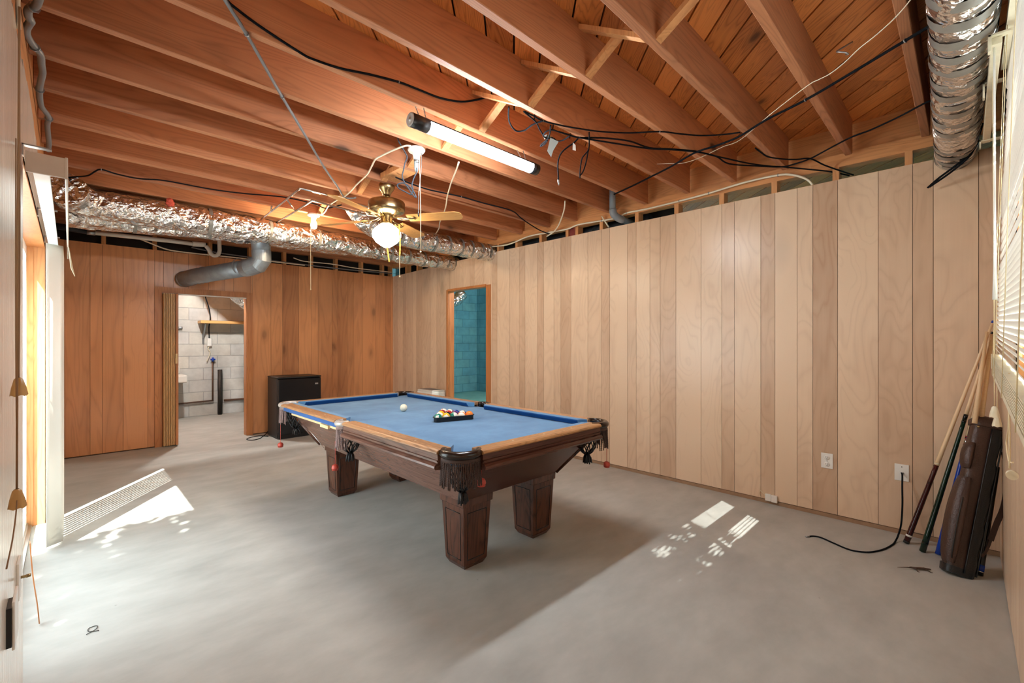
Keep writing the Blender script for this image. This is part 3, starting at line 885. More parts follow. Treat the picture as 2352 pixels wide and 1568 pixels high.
def rail(side, a, c, skirt=True):
    """side: -x +x -y +y; a..c along it"""
    sgn = -1 if side[0] == '-' else 1
    if side[1] == 'x':
        fn = lambda o, z, h: (CX + sgn * (HX + o), h, z)
    else:
        fn = lambda o, z, h: (h, CY + sgn * (HY + o), z)
    mt = M['railtop'] if side[1] == 'x' else M['railend']
    md = M['darkwood_lit'] if side[1] == 'x' else M['darkend']
    b = MB()
    cap = [(-.085, ZR), (-.016, ZR), (-.005, .734), (0, .727), (0, .721), (-.007, .717), (-.085, .717)]
    b.prism(cap, fn, a, c)
    r = b.build('rail', mt, pt)
    if skirt:
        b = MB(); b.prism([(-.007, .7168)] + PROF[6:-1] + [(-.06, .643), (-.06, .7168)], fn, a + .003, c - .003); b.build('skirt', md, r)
    # cushion with mitred jaws
    b = MB()
    n = len(CUSH)
    V = []
    for h, s in ((a, 1), (c, -1)):
        for (o, z) in CUSH:
            V.append(fn(o, z, h + s * (-.085 - o) * .85 + s * .004))
    b.add(V, [tuple(range(n)), tuple(reversed(range(n, 2 * n)))])
    for i in range(n):
        j = (i + 1) % n
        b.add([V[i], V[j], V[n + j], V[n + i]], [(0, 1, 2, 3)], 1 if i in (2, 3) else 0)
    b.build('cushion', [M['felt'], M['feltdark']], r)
    # white diamond sights
    L = c - a
    for t in ((.25, .5, .75)):
        p = Vector(fn(-.048, ZR + .0004, a + L * t))
        b = MB(); b.lathe([(0.0001, .0006), (.006, .0004), (.006, 0)], p, 10)
        b.build('sight', M['ivory'], r)
    return r


g = .105
y0, y1 = CY - HY, CY + HY
x0, x1 = CX - HX, CX + HX
rail('-y', x0 + .155, x1 - .155)
rail('+y', x0 + .155, x1 - .155)
rail('-x', y0 + .155, CY - .062)
far = rail('-x', CY + .062, y1 - .155, skirt=False)
rail('+x', y0 + .155, CY - .062)
rail('+x', CY + .062, y1 - .155)
# the far left rail has lost its skirt: cloth-wrapped slate edge and raw frame show
b = MB(); b.box(x0 + .022, CY + .05, .684, x0 + .052, y1 - .13, .712); b.build('slate_edge', M['slatecloth'], pt)
b = MB(); b.box(x0 + .034, CY + .02, .664, x0 + .07, y1 - .30, .682); b.box(x0 + .018, CY + .20, .656, x0 + .035, CY + .33, .678)
tag(b.build('slate_frame', M['palewood'], pt), 'raw pale wood frame left bare where the skirt is missing')
# cabinet: four boards sloping in to the legs
zt, zb = .650, .398
TX0, TX1, TY0, TY1 = x0 + .10, x1 - .10, y0 + .09, y1 - .09
BX0, BX1, BY0, BY1 = 1.468, 2.250, 1.870, 3.735
w = .028


def board(pa, pb, pc, pd, inn, mat):
    """outer face pa pb (top) pc pd (bottom), thickened by inn"""
    i = Vector(inn)
    P = [Vector(p) for p in (pa, pb, pc, pd)]
    b = MB(); b.hexa([P[3], P[2], P[2] + i, P[3] + i, P[0], P[1], P[1] + i, P[0] + i])
    return b.build('cabinet_board', mat, pt, bevel=.004, seg=1)


board((TX0, TY0, zt), (TX0, TY1, zt), (BX0, BY1, zb), (BX0, BY0, zb), (w, 0, .006), M['darkwood_lit'])
board((TX1, TY1, zt), (TX1, TY0, zt), (BX1, BY0, zb), (BX1, BY1, zb), (-w, 0, .006), M['darkwood_lit'])
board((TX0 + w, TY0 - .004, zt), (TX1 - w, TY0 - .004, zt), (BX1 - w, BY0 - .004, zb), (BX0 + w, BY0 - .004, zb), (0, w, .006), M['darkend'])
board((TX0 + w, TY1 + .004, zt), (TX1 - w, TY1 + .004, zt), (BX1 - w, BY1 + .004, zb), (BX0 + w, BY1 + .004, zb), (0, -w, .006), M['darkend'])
# corner beads of the cabinet
for (ax, ay, cx_, cy_) in ((TX0, TY0, BX0, BY0), (TX1, TY0, BX1, BY0), (TX0, TY1, BX0, BY1), (TX1, TY1, BX1, BY1)):
    b = MB(); b.tube([(ax, ay, zt), (cx_, cy_, zb)], .011, 8); b.build('corner_bead', M['legwood'], pt)


def leg(cx_, cy_):
    b = MB()

    def ring(h, z): return [(cx_ - h, cy_ - h, z), (cx_ + h, cy_ - h, z), (cx_ + h, cy_ + h, z), (cx_ - h, cy_ + h, z)]
    R = [ring(.066, 0.0), ring(.083, .030), ring(.098, .352)]
    for i in range(2):
        b.hexa(R[i] + R[i + 1])
    lg = b.build('leg', M['legwood'], pt, origin=(cx_, cy_, 0), bevel=.003, seg=2)
    b = MB(); b.hexa(ring(.106, .352) + ring(.108, .397)); b.build('leg_cap', M['legwood'], lg, bevel=.004)
    # scribed panel on each face: a fine dark groove frame
    b = MB()
    for k in range(4):
        rot = Matrix.Rotation(k * PI / 2, 4, 'Z')

        def P(u, z):
            t = (z - .03) / (.352 - .03)
            h = .083 + (.098 - .083) * t
            v = rot @ Vector((u * h, -h - .0004, 0))
            return (cx_ + v.x, cy_ + v.y, z)
        for (p, q_) in (((-.7, .055), (-.7, .315)), ((.7, .055), (.7, .315)), ((-.7, .055), (.7, .055)), ((-.7, .315), (.7, .315))):
            b.tube([P(*p), P(*q_)], .0022, 5)
    b.build('panel_groove', M['black'], lg)
    return lg


for (lx, ly) in ((1.597, 1.985), (2.148, 1.985), (1.597, 3.595), (2.148, 3.595)):
    leg(lx, ly)


def pocket(px, py, a_mid, span, r_out, n_str, kind, fl):
    """iron arc, fringe, net basket and tassel about (px, py); a_mid points outward"""
    mi, mf = (M['pocketleather'], M['fringe']) if kind == 'dark' else (M['silverleather'], M['palefringe'])
    prof = [(r_out - .036, ZR + .001), (r_out - .026, ZR + .004), (r_out - .012, ZR + .003), (r_out - .002, ZR - .006), (r_out + .001, ZR - .016), (r_out - .003, ZR - .028), (r_out - .012, ZR - .034), (r_out - .034, ZR - .034)]
    b = MB(); b.lathe(prof, (px, py, 0), 28, a0=a_mid - span / 2, a1=a_mid + span / 2, closed_prof=True)
    po = b.build('pocket', mi, pt, origin=(px, py, ZR - .034))
    # fringe: heading tape and twisted cords
    b = MB()
    rr = r_out - .012
    fs = span * .88
    zt_ = ZR - .034
    b.lathe([(rr - .003, zt_ + .002), (rr + .003, zt_ + .002), (rr + .003, zt_ - .016), (rr - .003, zt_ - .016)], (px, py, 0), 20, a0=a_mid - fs / 2, a1=a_mid + fs / 2, closed_prof=True)
    for i in range(n_str):
        a = a_mid - fs / 2 + fs * (i + .5) / n_str
        ln = fl * (.9 + .18 * rnd.random())
        sw = rnd.uniform(-.05, .05)
        ph = rnd.random() * 6
        K = 18
        for tw in (0, PI):                       # two plies twisted into a cord
            pts = []
            for k in range(K + 1):
                t = k / K
                ang = a + sw * t
                r2 = rr + .002 * math.sin(3 * t + ph) + .004 * t
                pts.append((px + math.cos(ang) * r2 + .0017 * math.cos(k * 1.9 + ph + tw), py + math.sin(ang) * r2 + .0017 * math.sin(k * 1.9 + ph + tw), zt_ - .012 - ln * t))
            b.tube(pts, .0023, 5)
    b.build('fringe', mf, po)
    # net basket
    b = MB()
    cx_, cy_ = px - math.cos(a_mid) * .034, py - math.sin(a_mid) * .034
    ztop, zbot = ZR - .045, ZR - .215

    def surf(a, t):
        r = .060 * (1 - t ** 2.2) ** .6 + .012
        return (cx_ + math.cos(a) * r, cy_ + math.sin(a) * r, ztop + (zbot - ztop) * t)
    for i in range(9):
        for sgn in (1, -1):
            pts = [surf(2 * PI * i / 9 + sgn * 1.5 * t / 8, t / 8) for t in range(9)]
            b.tube(pts, .0042, 5)
    b.build('net', M['blackleather'], po)
    b = MB()
    for i in range(16):
        a = 2 * PI * i / 16
        r2 = .012 + .022 * rnd.random()
        b.tube([(cx_ + math.cos(a) * .008, cy_ + math.sin(a) * .008, zbot + .006), (cx_ + math.cos(a) * r2 * .8, cy_ + math.sin(a) * r2 * .8, zbot - .02), (cx_ + math.cos(a) * r2, cy_ + math.sin(a) * r2, zbot - .048 - .008 * rnd.random())], [.006, .0055, .004], 5)
    b.ball((cx_, cy_, zbot + .004), .014, 8)
    b.build('tassel', M['blackleather'], po)
    return po


k = .105
pocket(x0 + k, y0 + k, PI * 1.25, PI * 1.12, .105, 34, 'dark', .118)
pocket(x1 - k, y0 + k, PI * 1.75, PI * 1.12, .105, 30, 'dark', .118)
pocket(x0 + k, y1 - k, PI * .75, PI * 1.12, .105, 26, 'pale', .118)
pocket(x1 - k, y1 - k, PI * .25, PI * 1.12, .105, 20, 'dark', .118)
pocket(x0 + .05, CY, PI, PI * 1.0, .066, 16, 'pale', .130)
pocket(x1 - .05, CY, 0, PI * 1.0, .066, 12, 'dark', .118)
# black tongues behind each pocket mouth
# a loose wire hanging from the far left pocket
b = MB(); b.tube([(1.33, 3.72, .585), (1.36, 3.62, .52), (1.40, 3.49, .425)], .0025, 6)
tag(b.build('wire', M['steel']), 'thin stiff wire hanging out of the far left pocket', 'wire')

# red rubber chalk holders on strings
for (x, y, zt2, z, lab) in ((1.222, 2.865, .60, .43, 'red rubber chalk holder dangling by the side pocket nearest the glass door'),
                           (1.225, 3.93, .60, .40, 'red rubber chalk holder dangling at the corner by the black fridge'),
                           (2.515, 1.66, .60, .435, 'red rubber chalk holder dangling at the corner towards the wall sockets'),
                           (1.412, 1.640, .66, .565, 'red rubber chalk holder half hidden behind the nearest corner fringe')):
    t = thing('chalk_holder', (x, y, z - .02), lab, 'chalk holder', 'red chalk holders hanging from the table')
    b = MB(); b.lathe([(.0001, .022), (.008, .0215), (.016, .017), (.0205, .009), (.022, 0), (.0225, -.003), (.0205, -.004), (.0195, -.016), (.010, -.017), (.0001, -.017)], (x, y, z), 20)
    b.build('cup', M['red'], t)
    b = MB(); b.tube([(x, y, z + .02), (x + .001, y, (z + zt2) / 2), (x, y, zt2)], .0016, 6); b.build('string', M['red'], t)

# ================================================================ balls, rack
RB = .0286


def ball(name, x, y, m, label, rot, group=None, cat='ball', z=None):
    b = MB(); b.ball((0, 0, 0), RB, 28)
    o = b.build(name, m, origin=(0, 0, 0))
    o.location = (x, y, (z or ZBED) + RB)
    o.rotation_euler = rot
    tag(o, label, cat, group)
    return o


cue_m = plain('ivory cue ball', lin(240, 232, 206), 0.15, 0, 0.04, 20)
ball('cue_ball', 1.855, 3.082, cue_m, 'plain ivory cue ball alone on the blue cloth', (0, 0, 0))
BC = {1: ('yellow', lin(236, 184, 30)), 2: ('blue', lin(24, 70, 150)), 3: ('red', lin(200, 44, 44)), 4: ('purple', lin(72, 40, 110)), 5: ('orange', lin(236, 130, 50)), 6: ('green', lin(16, 128, 112)), 7: ('maroon', lin(150, 36, 44)), 8: ('black', lin(22, 20, 22))}
# rows from the edge nearest the camera to the apex
rows = [[6, 9, 14, 13, 5], [10, 8, 4, 12], [1, 3, 2], [7, 15], [11]]
rowname = ['front row', 'second row', 'third row', 'fourth row', 'apex']
A = Vector((1.777, 2.512, 0)); E1 = Vector((.966, -.258, 0)); E2 = Vector((.258, .966, 0))
posname = {5: ['left end', 'second from left', 'middle', 'second from right', 'right end'], 4: ['left end', 'second from left', 'second from right', 'right end'], 3: ['left', 'middle', 'right'], 2: ['left', 'right'], 1: ['tip']}
face = Vector((-.72, -.60, .34))
for r, row in enumerate(rows):
    for c_, num in enumerate(row):
        p = A + E1 * (c_ * .0574 + r * .0287) + E2 * (r * .0497)
        base = BC[num if num <= 8 else num - 8]
        stripe = num > 8
        m = ball_mat('ball ' + base[0] + (' band' if stripe else ''), base[1], stripe)
        if num == 6: rot = face.to_track_quat('X', 'Z').to_euler()
        else: rot = (rnd.uniform(-1, 1), rnd.uniform(-1, 1), rnd.uniform(2.4, 5.2))
        if num == 9: rot = (0, 1.2, .9)
        if num == 14: rot = (1.1, .2, .4)
        if num == 13: rot = (0, -1.5, .8)
        if num == 10: rot = (.35, .1, 0)
        if num == 5: rot = (-Vector((-.3, -.6, -.7))).to_track_quat('-X', 'Z').to_euler()
        kind = ('white ball with %s band' if stripe else 'solid %s ball') % base[0]
        ball('billiard_ball', p.x, p.y, m, '%s in the rack, %s, %s' % (kind, rowname[r], posname[len(row)][c_]), rot, 'billiard balls in the triangle rack')
# triangle rack
tr = thing('ball_rack', (1.89, 2.58, ZBED), 'black plastic triangle rack around the balls on the blue cloth', 'rack')
P0 = A - E1 * .052 - E2 * .030; P1 = A + E1 * (.2296 + .052) - E2 * .030; P2 = A + E1 * .1148 + E2 * (.1988 + .0585)
cen = (P0 + P1 + P2) / 3


def rounded(ins, n=6, rad=.03):
    out = []
    P = [P0, P1, P2]
    for i in range(3):
        a, c, d = P[i - 1], P[i], P[(i + 1) % 3]
        u = (a - c).normalized(); v = (d - c).normalized()
        bis = (u + v).normalized()
        half = math.acos(max(-1, min(1, u.dot(bis))))
        ctr = c + bis * ((rad + .0) / math.sin(half))
        st = -v.cross(Vector((0, 0, 1)))
        n1 = (c + u * (rad / math.tan(half)) - ctr).normalized(); n2 = (c + v * (rad / math.tan(half)) - ctr).normalized()
        a1 = math.atan2(n1.y, n1.x); a2 = math.atan2(n2.y, n2.x)
        while a2 < a1: a2 += 2 * PI
        for k_ in range(n + 1):
            t = a1 + (a2 - a1) * k_ / n
            out.append(ctr + Vector((math.cos(t), math.sin(t), 0)) * (rad - ins))
    return out


def ringwall(prof, name, par):
    """prof: closed list of (inset, z)"""
    b = MB()
    loops = [rounded(i) for i, z in prof]
    n = len(loops[0]); V = []
    for lp, (i, z) in zip(loops, prof):
        V += [(p.x, p.y, z) for p in lp]
    F = []
    m_ = len(prof)
    for a in range(m_):
        c = (a + 1) % m_
        for j in range(n):
            j2 = (j + 1) % n
            F.append((a * n + j, a * n + j2, c * n + j2, c * n + j))
    b.add(V, F)
    return b.build(name, M['black'], par)


ringwall([(0, ZBED + .001), (0, ZBED + .030), (.003, ZBED + .030), (.003, ZBED + .001)], 'rack_side', tr)
ringwall([(-.006, ZBED + .030), (-.006, ZBED + .034), (.003, ZBED + .034), (.003, ZBED + .030)], 'rim', tr)
# ================================================================ measured runs of cable, pipe and wire (metres)
RUN = {
    'C1_grey': [(0.382,1.873,2.512),(0.411,1.932,2.512),(0.519,2.083,2.512),(0.645,2.276,2.512),(0.783,2.487,2.512),(1.055,2.89,2.512),(1.322,3.287,2.512),(1.558,3.609,2.512),(1.711,3.829,2.512),(1.771,3.821,2.512),(1.793,3.774,2.512)],
    'C2_black': [(0.436,2.065,2.607),(0.474,2.065,2.587),(0.569,2.065,2.556),(0.726,2.065,2.52),(0.782,2.065,2.516),(0.902,2.065,2.528),(1.055,2.065,2.562),(1.214,2.065,2.59),(1.33,2.065,2.598),(1.472,2.065,2.607),(1.625,2.065,2.643),(1.758,2.065,2.707),(1.857,2.065,2.766)],
    'C3_black': [(-0.024,4.889,2.51),(0.036,4.804,2.51),(0.1,4.703,2.51),(0.134,4.558,2.51),(0.167,4.467,2.51),(0.258,4.509,2.51),(0.383,4.513,2.51),(0.539,4.425,2.51),(0.831,4.406,2.51),(1.057,4.337,2.51),(1.323,4.203,2.51),(1.52,4.198,2.51),(1.629,4.218,2.51),(1.707,4.273,2.51),(1.748,4.243,2.51),(1.772,4.152,2.51),(1.792,4.066,2.51)],
    'C4_white': [(1.569,2.518,2.508),(1.541,2.546,2.508),(1.522,2.648,2.508),(1.509,2.798,2.508),(1.51,2.879,2.508),(1.559,3.038,2.508),(1.605,3.197,2.508),(1.648,3.461,2.508),(1.685,3.645,2.508),(1.706,3.817,2.508),(1.701,3.94,2.508),(1.72,4.175,2.508),(1.768,4.363,2.508),(1.785,4.492,2.508),(1.737,4.498,2.508)],
    'C5_white': [(1.958,2.519,2.512),(2.032,2.644,2.512),(2.17,2.891,2.512),(2.224,2.98,2.512),(2.348,3.184,2.512),(2.446,3.328,2.512),(2.581,3.539,2.512),(2.794,3.918,2.512),(2.952,4.159,2.512),(3.096,4.437,2.512)],
    'C6_black': [(1.791,3.091,2.512),(1.955,3.131,2.512),(2.124,3.149,2.512),(2.274,3.128,2.512),(2.437,3.102,2.512),(2.694,3.102,2.512),(3.037,3.088,2.512),(3.274,3.196,2.512),(3.432,3.249,2.5),(3.704,3.319,2.48),(3.815,3.257,2.44)],
    'C7_white': [(3.45,2.754,2.621),(3.5,2.805,2.561),(3.6,2.919,2.516),(3.7,3.048,2.474),(3.78,3.176,2.449),(3.82,3.314,2.426)],
    'C8_romex': [(3.805,4.365,2.461),(3.805,3.931,2.427),(3.805,3.588,2.469),(3.805,3.275,2.461),(3.805,3.011,2.453),(3.805,2.857,2.472),(3.805,2.57,2.459),(3.805,2.396,2.452),(3.805,2.288,2.478),(3.805,2.065,2.473),(3.805,1.766,2.476),(3.805,1.511,2.485),(3.805,1.223,2.505),(3.805,0.995,2.5),(3.805,0.904,2.478),(3.805,0.834,2.44),(3.805,0.797,2.407),(3.805,0.775,2.373)],
    'C9a': [(1.775,1.699,2.505),(1.844,1.697,2.505),(1.922,1.696,2.505),(2.03,1.662,2.505),(2.138,1.612,2.505),(2.27,1.539,2.505),(2.407,1.427,2.505),(2.521,1.291,2.505),(2.632,1.221,2.505),(2.749,1.138,2.505),(2.831,1.04,2.505),(2.877,0.955,2.505)],
    'C9b': [(2.1,1.728,2.512),(2.173,1.711,2.512),(2.252,1.687,2.512),(2.375,1.578,2.512),(2.497,1.48,2.5),(2.671,1.441,2.5),(2.799,1.358,2.505),(2.959,1.268,2.512),(3.06,1.209,2.5),(3.211,1.151,2.5),(3.406,1.074,2.5),(3.558,0.99,2.5),(3.657,0.933,2.505),(3.751,0.806,2.48),(3.832,0.681,2.45),(3.93,0.579,2.42)],
    'C9c': [(2.236,1.676,2.502),(2.427,1.581,2.502),(2.688,1.449,2.502),(2.802,1.359,2.502),(2.965,1.251,2.502),(3.122,1.191,2.502),(3.317,1.177,2.502),(3.502,1.052,2.502),(3.647,0.932,2.502),(3.652,0.838,2.502),(3.623,0.751,2.502),(3.557,0.666,2.502),(3.474,0.565,2.502),(3.418,0.484,2.502),(3.386,0.396,2.502),(3.302,0.262,2.502),(3.206,0.145,2.502),(3.213,0.108,2.502)],
    'C9d': [(3.304,2.107,2.5),(3.236,1.902,2.5),(3.159,1.704,2.5),(3.073,1.491,2.5),(2.96,1.269,2.5),(2.95,1.111,2.5),(2.914,0.968,2.5),(2.807,0.793,2.5),(2.722,0.585,2.5),(2.597,0.368,2.5),(2.481,0.177,2.5),(2.446,0.117,2.5),(2.417,0.069,2.5)],
    'C9e': [(3.192,1.657,2.6),(3.15,1.545,2.56),(3.097,1.421,2.512),(3.098,1.328,2.51),(3.055,1.221,2.505),(3.026,1.111,2.512),(2.999,0.996,2.512),(2.781,0.764,2.512),(2.605,0.555,2.512),(2.58,0.501,2.512),(2.561,0.45,2.512),(2.504,0.386,2.512),(2.432,0.325,2.512),(2.369,0.256,2.512),(2.298,0.193,2.512),(2.221,0.144,2.512),(2.181,0.125,2.512)],
    'C9f': [(3.168,0.959,2.5),(3.238,0.956,2.5),(3.375,0.944,2.5),(3.49,0.885,2.5),(3.568,0.819,2.5),(3.617,0.75,2.5),(3.76,0.696,2.48),(3.84,0.617,2.44),(3.875,0.546,2.4)],
    'splitA': [(1.659,1.703,2.49),(1.711,1.76,2.49),(1.776,1.819,2.49),(1.841,1.857,2.49),(1.886,1.866,2.49),(1.909,1.827,2.49),(1.893,1.753,2.49),(1.895,1.708,2.49),(1.9,1.675,2.49)],
    'splitB': [(1.75,1.682,2.49),(1.827,1.699,2.49),(1.892,1.718,2.49),(1.969,1.76,2.49),(2.046,1.794,2.49),(2.086,1.787,2.49)],
    'splitC': [(2.029,1.672,2.47),(1.987,1.683,2.47),(1.98,1.72,2.47),(2.009,1.769,2.47),(2.054,1.773,2.47),(2.068,1.744,2.47)],
    'splitD': [(1.942,1.654,2.47),(2.007,1.716,2.47),(2.054,1.773,2.47),(2.075,1.819,2.47),(2.089,1.857,2.47),(2.105,1.875,2.47),(2.098,1.839,2.47),(2.072,1.789,2.47)],
    'splitE': [(2.137,1.666,2.48),(2.154,1.73,2.48),(2.142,1.768,2.48),(2.097,1.762,2.48)],
    'hang': [(2.197,1.653,2.477),(2.178,1.672,2.45),(2.154,1.696,2.427),(2.129,1.72,2.397),(2.114,1.735,2.36),(2.109,1.74,2.313),(2.111,1.738,2.26),(2.112,1.737,2.226)],
    'loopA': [(2.269,1.624,2.442),(2.261,1.632,2.41),(2.24,1.653,2.373),(2.233,1.66,2.33),(2.229,1.664,2.285),(2.229,1.664,2.247)],
    'loopB': [(2.277,1.63,2.447),(2.271,1.636,2.404),(2.264,1.643,2.35),(2.252,1.655,2.296),(2.239,1.668,2.267)],
    'tag_blue': [(1.97,1.681,2.418),(2.004,1.647,2.396),(1.982,1.668,2.346),(1.973,1.677,2.306),(1.957,1.693,2.343)],
    'tag_white': [(2.159,1.663,2.444),(2.17,1.652,2.428),(2.171,1.651,2.394),(2.157,1.665,2.4)],
    'ductcable1': [(3.55,-0.064,2.437),(3.58,-0.057,2.409),(3.6,-0.043,2.36),(3.62,-0.021,2.319),(3.66,0.014,2.289),(3.7,0.06,2.262),(3.74,0.117,2.23),(3.78,0.165,2.196)],
    'ductcable2': [(3.56,-0.049,2.352),(3.6,-0.034,2.326),(3.63,-0.012,2.292),(3.68,0.032,2.262),(3.72,0.084,2.232),(3.77,0.156,2.197)],
    'conduit': [(-0.07,2.29,2.495),(-0.084,2.404,2.495),(-0.095,2.451,2.495),(-0.11,2.48,2.495),(-0.113,2.509,2.495),(-0.111,2.546,2.495),(-0.107,2.562,2.495),(-0.117,2.606,2.495),(-0.124,2.655,2.495),(-0.12,2.716,2.495),(-0.105,2.778,2.495),(-0.09,2.832,2.495),(-0.09,2.918,2.495),(-0.089,3.008,2.495),(-0.098,3.114,2.495),(-0.106,3.227,2.495),(-0.109,3.371,2.495),(-0.104,3.476,2.495),(-0.088,3.55,2.495),(-0.083,3.613,2.495),(-0.091,3.712,2.495),(-0.092,3.904,2.495),(-0.092,4.072,2.495),(-0.101,4.218,2.495)],
    'rackA': [(1.365,4.956,2.47),(1.338,4.285,2.47),(1.313,3.794,2.47),(1.321,3.742,2.47),(1.354,3.739,2.47),(1.509,3.751,2.47),(1.733,3.791,2.47),(2.001,3.832,2.47)],
    'rackB': [(1.514,4.994,2.47),(1.512,4.472,2.47),(1.499,4.038,2.47),(1.509,3.995,2.47),(1.543,3.995,2.47),(1.761,4.032,2.47),(2.03,4.062,2.47),(2.337,4.11,2.47)],
    'rackRung': [(1.341,4.126,2.47),(1.498,4.407,2.47)],
    'rackStub': [(1.347,4.595,2.47),(1.301,4.412,2.47)],
    'string_bulb': [(1.705,4.57,2.343),(1.702,4.573,2.041),(1.702,4.573,1.747)],
    'chain1': [(1.66,2.535,2.402),(1.647,2.547,2.238),(1.645,2.549,2.099)],
    'chain1b': [(1.645,2.549,2.099),(1.646,2.548,2.073)],
    'chain2': [(1.651,2.543,2.397),(1.656,2.539,2.122),(1.656,2.539,1.84)],
    'lampcord': [(1.544,2.593,2.64),(1.528,2.609,2.595),(1.532,2.605,2.552),(1.55,2.587,2.509),(1.57,2.567,2.452),(1.56,2.577,2.41),(1.554,2.583,2.367),(1.548,2.589,2.324),(1.56,2.577,2.281),(1.577,2.561,2.247),(1.597,2.541,2.205),(1.613,2.525,2.185),(1.601,2.537,2.225),(1.581,2.557,2.259),(1.55,2.587,2.281),(1.526,2.611,2.27),(1.532,2.605,2.247),(1.56,2.577,2.225),(1.591,2.547,2.207),(1.597,2.541,2.247),(1.593,2.545,2.267),(1.601,2.537,2.31),(1.615,2.523,2.353),(1.615,2.523,2.381)],
    'fanribbon': [(1.765,3.176,1.983),(1.77,3.172,1.939),(1.777,3.164,1.867)],
    'fanchain': [(1.832,3.109,2.16),(1.837,3.105,2.007),(1.835,3.107,1.915)],
    'fanchain2': [(1.835,3.107,1.915),(1.835,3.107,1.752)],
    'grey_pvc': [(3.72,2.391,2.662),(3.72,2.389,2.519),(3.73,2.381,2.469),(3.77,2.353,2.434),(3.95,2.312,2.409)],
    'flue': [(1.464,5.33,2.351),(1.474,5.35,2.214),(1.468,5.36,2.159),(1.442,5.42,2.102),(1.374,5.62,2.08),(1.213,6.05,2.057),(1.037,6.5,2.036),(0.956,6.7,2.017)],
    'pvc1': [(0.173,6.45,2.39),(0.477,6.45,2.398),(0.863,6.45,2.406),(1.038,6.45,2.403)],
    'pvc2': [(1.038,6.45,2.403),(1.124,6.45,2.411),(1.168,6.45,2.417)],
    'pvc_trap': [(1.141,6.45,2.44),(1.171,6.42,2.387),(1.194,6.4,2.351),(1.212,6.4,2.306),(1.247,6.4,2.285),(1.283,6.4,2.3),(1.301,6.4,2.345),(1.301,6.4,2.403),(1.297,6.4,2.514)],
    'romex_back': [(0.566,6.62,2.416),(0.682,6.62,2.375),(0.823,6.62,2.33),(1.013,6.62,2.32),(1.327,6.62,2.325),(1.694,6.62,2.329),(2.04,6.62,2.332),(2.385,6.62,2.331)],
    'cable_back': [(1.063,6.66,2.396),(1.335,6.66,2.37),(1.678,6.66,2.361),(2.052,6.66,2.35),(2.522,6.66,2.346),(3.045,6.66,2.348),(3.787,6.66,2.367)],
    'cable_back2': [(2.226,6.6,2.413),(2.378,6.6,2.384),(2.751,6.6,2.392),(3.156,6.6,2.374),(3.753,6.6,2.378)],
    'white_back': [(2.039,6.6,2.305),(2.056,6.6,2.367),(2.089,6.6,2.407),(2.146,6.6,2.427)],
    'coax_plate': [(3.82,0.288,0.4),(3.79,0.284,0.365)],
    'coax': [(3.825,0.291,0.396),(3.78,0.284,0.39),(3.75,0.282,0.319),(3.72,0.279,0.217),(3.68,0.282,0.119),(3.753,0.3,0.004),(3.582,0.314,0.004),(3.462,0.344,0.004),(3.361,0.393,0.004),(3.316,0.449,0.004),(3.312,0.5,0.004),(3.347,0.571,0.004),(3.385,0.645,0.004),(3.374,0.683,0.004),(3.345,0.703,0.004)],
}
def nz(v, s=1.0):
    return noise.noise(Vector(v) * s)


# ================================================================ foil ducts
def duct(name, pts, r, label, bands, step=.014, n=44, amp=.07, k=10, group=None, bw=.020):
    P = spline(pts, k)
    # resample evenly
    out = [P[0]]; acc = 0
    L = [0]
    for i in range(1, len(P)): L.append(L[-1] + (P[i] - P[i - 1]).length)
    tot = L[-1]; m = int(tot / step)
    Q = []
    j = 0
    for i in range(m + 1):
        s = tot * i / m
        while j < len(L) - 2 and L[j + 1] < s: j += 1
        t = (s - L[j]) / max(1e-9, L[j + 1] - L[j])
        Q.append(P[j].lerp(P[j + 1], t))
    rf = r if callable(r) else (lambda t: r)
    seed = sum(Q[0])

    def bandpinch(i):
        s = i / m
        return min([1.0] + [0.965 + abs(s - q) / .006 * .035 for q in bands if abs(s - q) < .006])

    def jit(i, jj):
        a = 2 * PI * jj / n
        v = Vector((Q[i].x * 7 + seed, math.cos(a) * 1.3 + Q[i].y * 7, math.sin(a) * 1.3 + Q[i].z * 7))
        return bandpinch(i) * (1 + amp * (noise.noise(v) + .7 * noise.noise(v * 2.7) - .5 * abs(noise.noise(v * 5.1)) + .45 * abs(noise.noise(v * 9.0))))
    b = MB()
    b.tube(Q, [rf(i / m) for i in range(m + 1)], n, True, jitter=jit)
    t = thing(name, Q[0], label, 'duct', group)
    b.build('foil_sleeve', M['foil'], t)
    for q in bands:
        i = int(q * m); w_ = max(1, int(bw / step))
        seg = Q[max(0, i - w_):i + w_ + 1]
        if len(seg) < 2: continue
        tilt = rnd.uniform(-.10, .10)
        b = MB()
        b.tube(seg, rf(q) * 1.012, 28, False, jitter=lambda a, c_: 1 + .02 * math.sin(c_ * .9 + q * 40) + .012 * rnd.random())
        b.build('tape_band', M['tape'], t)
    return t


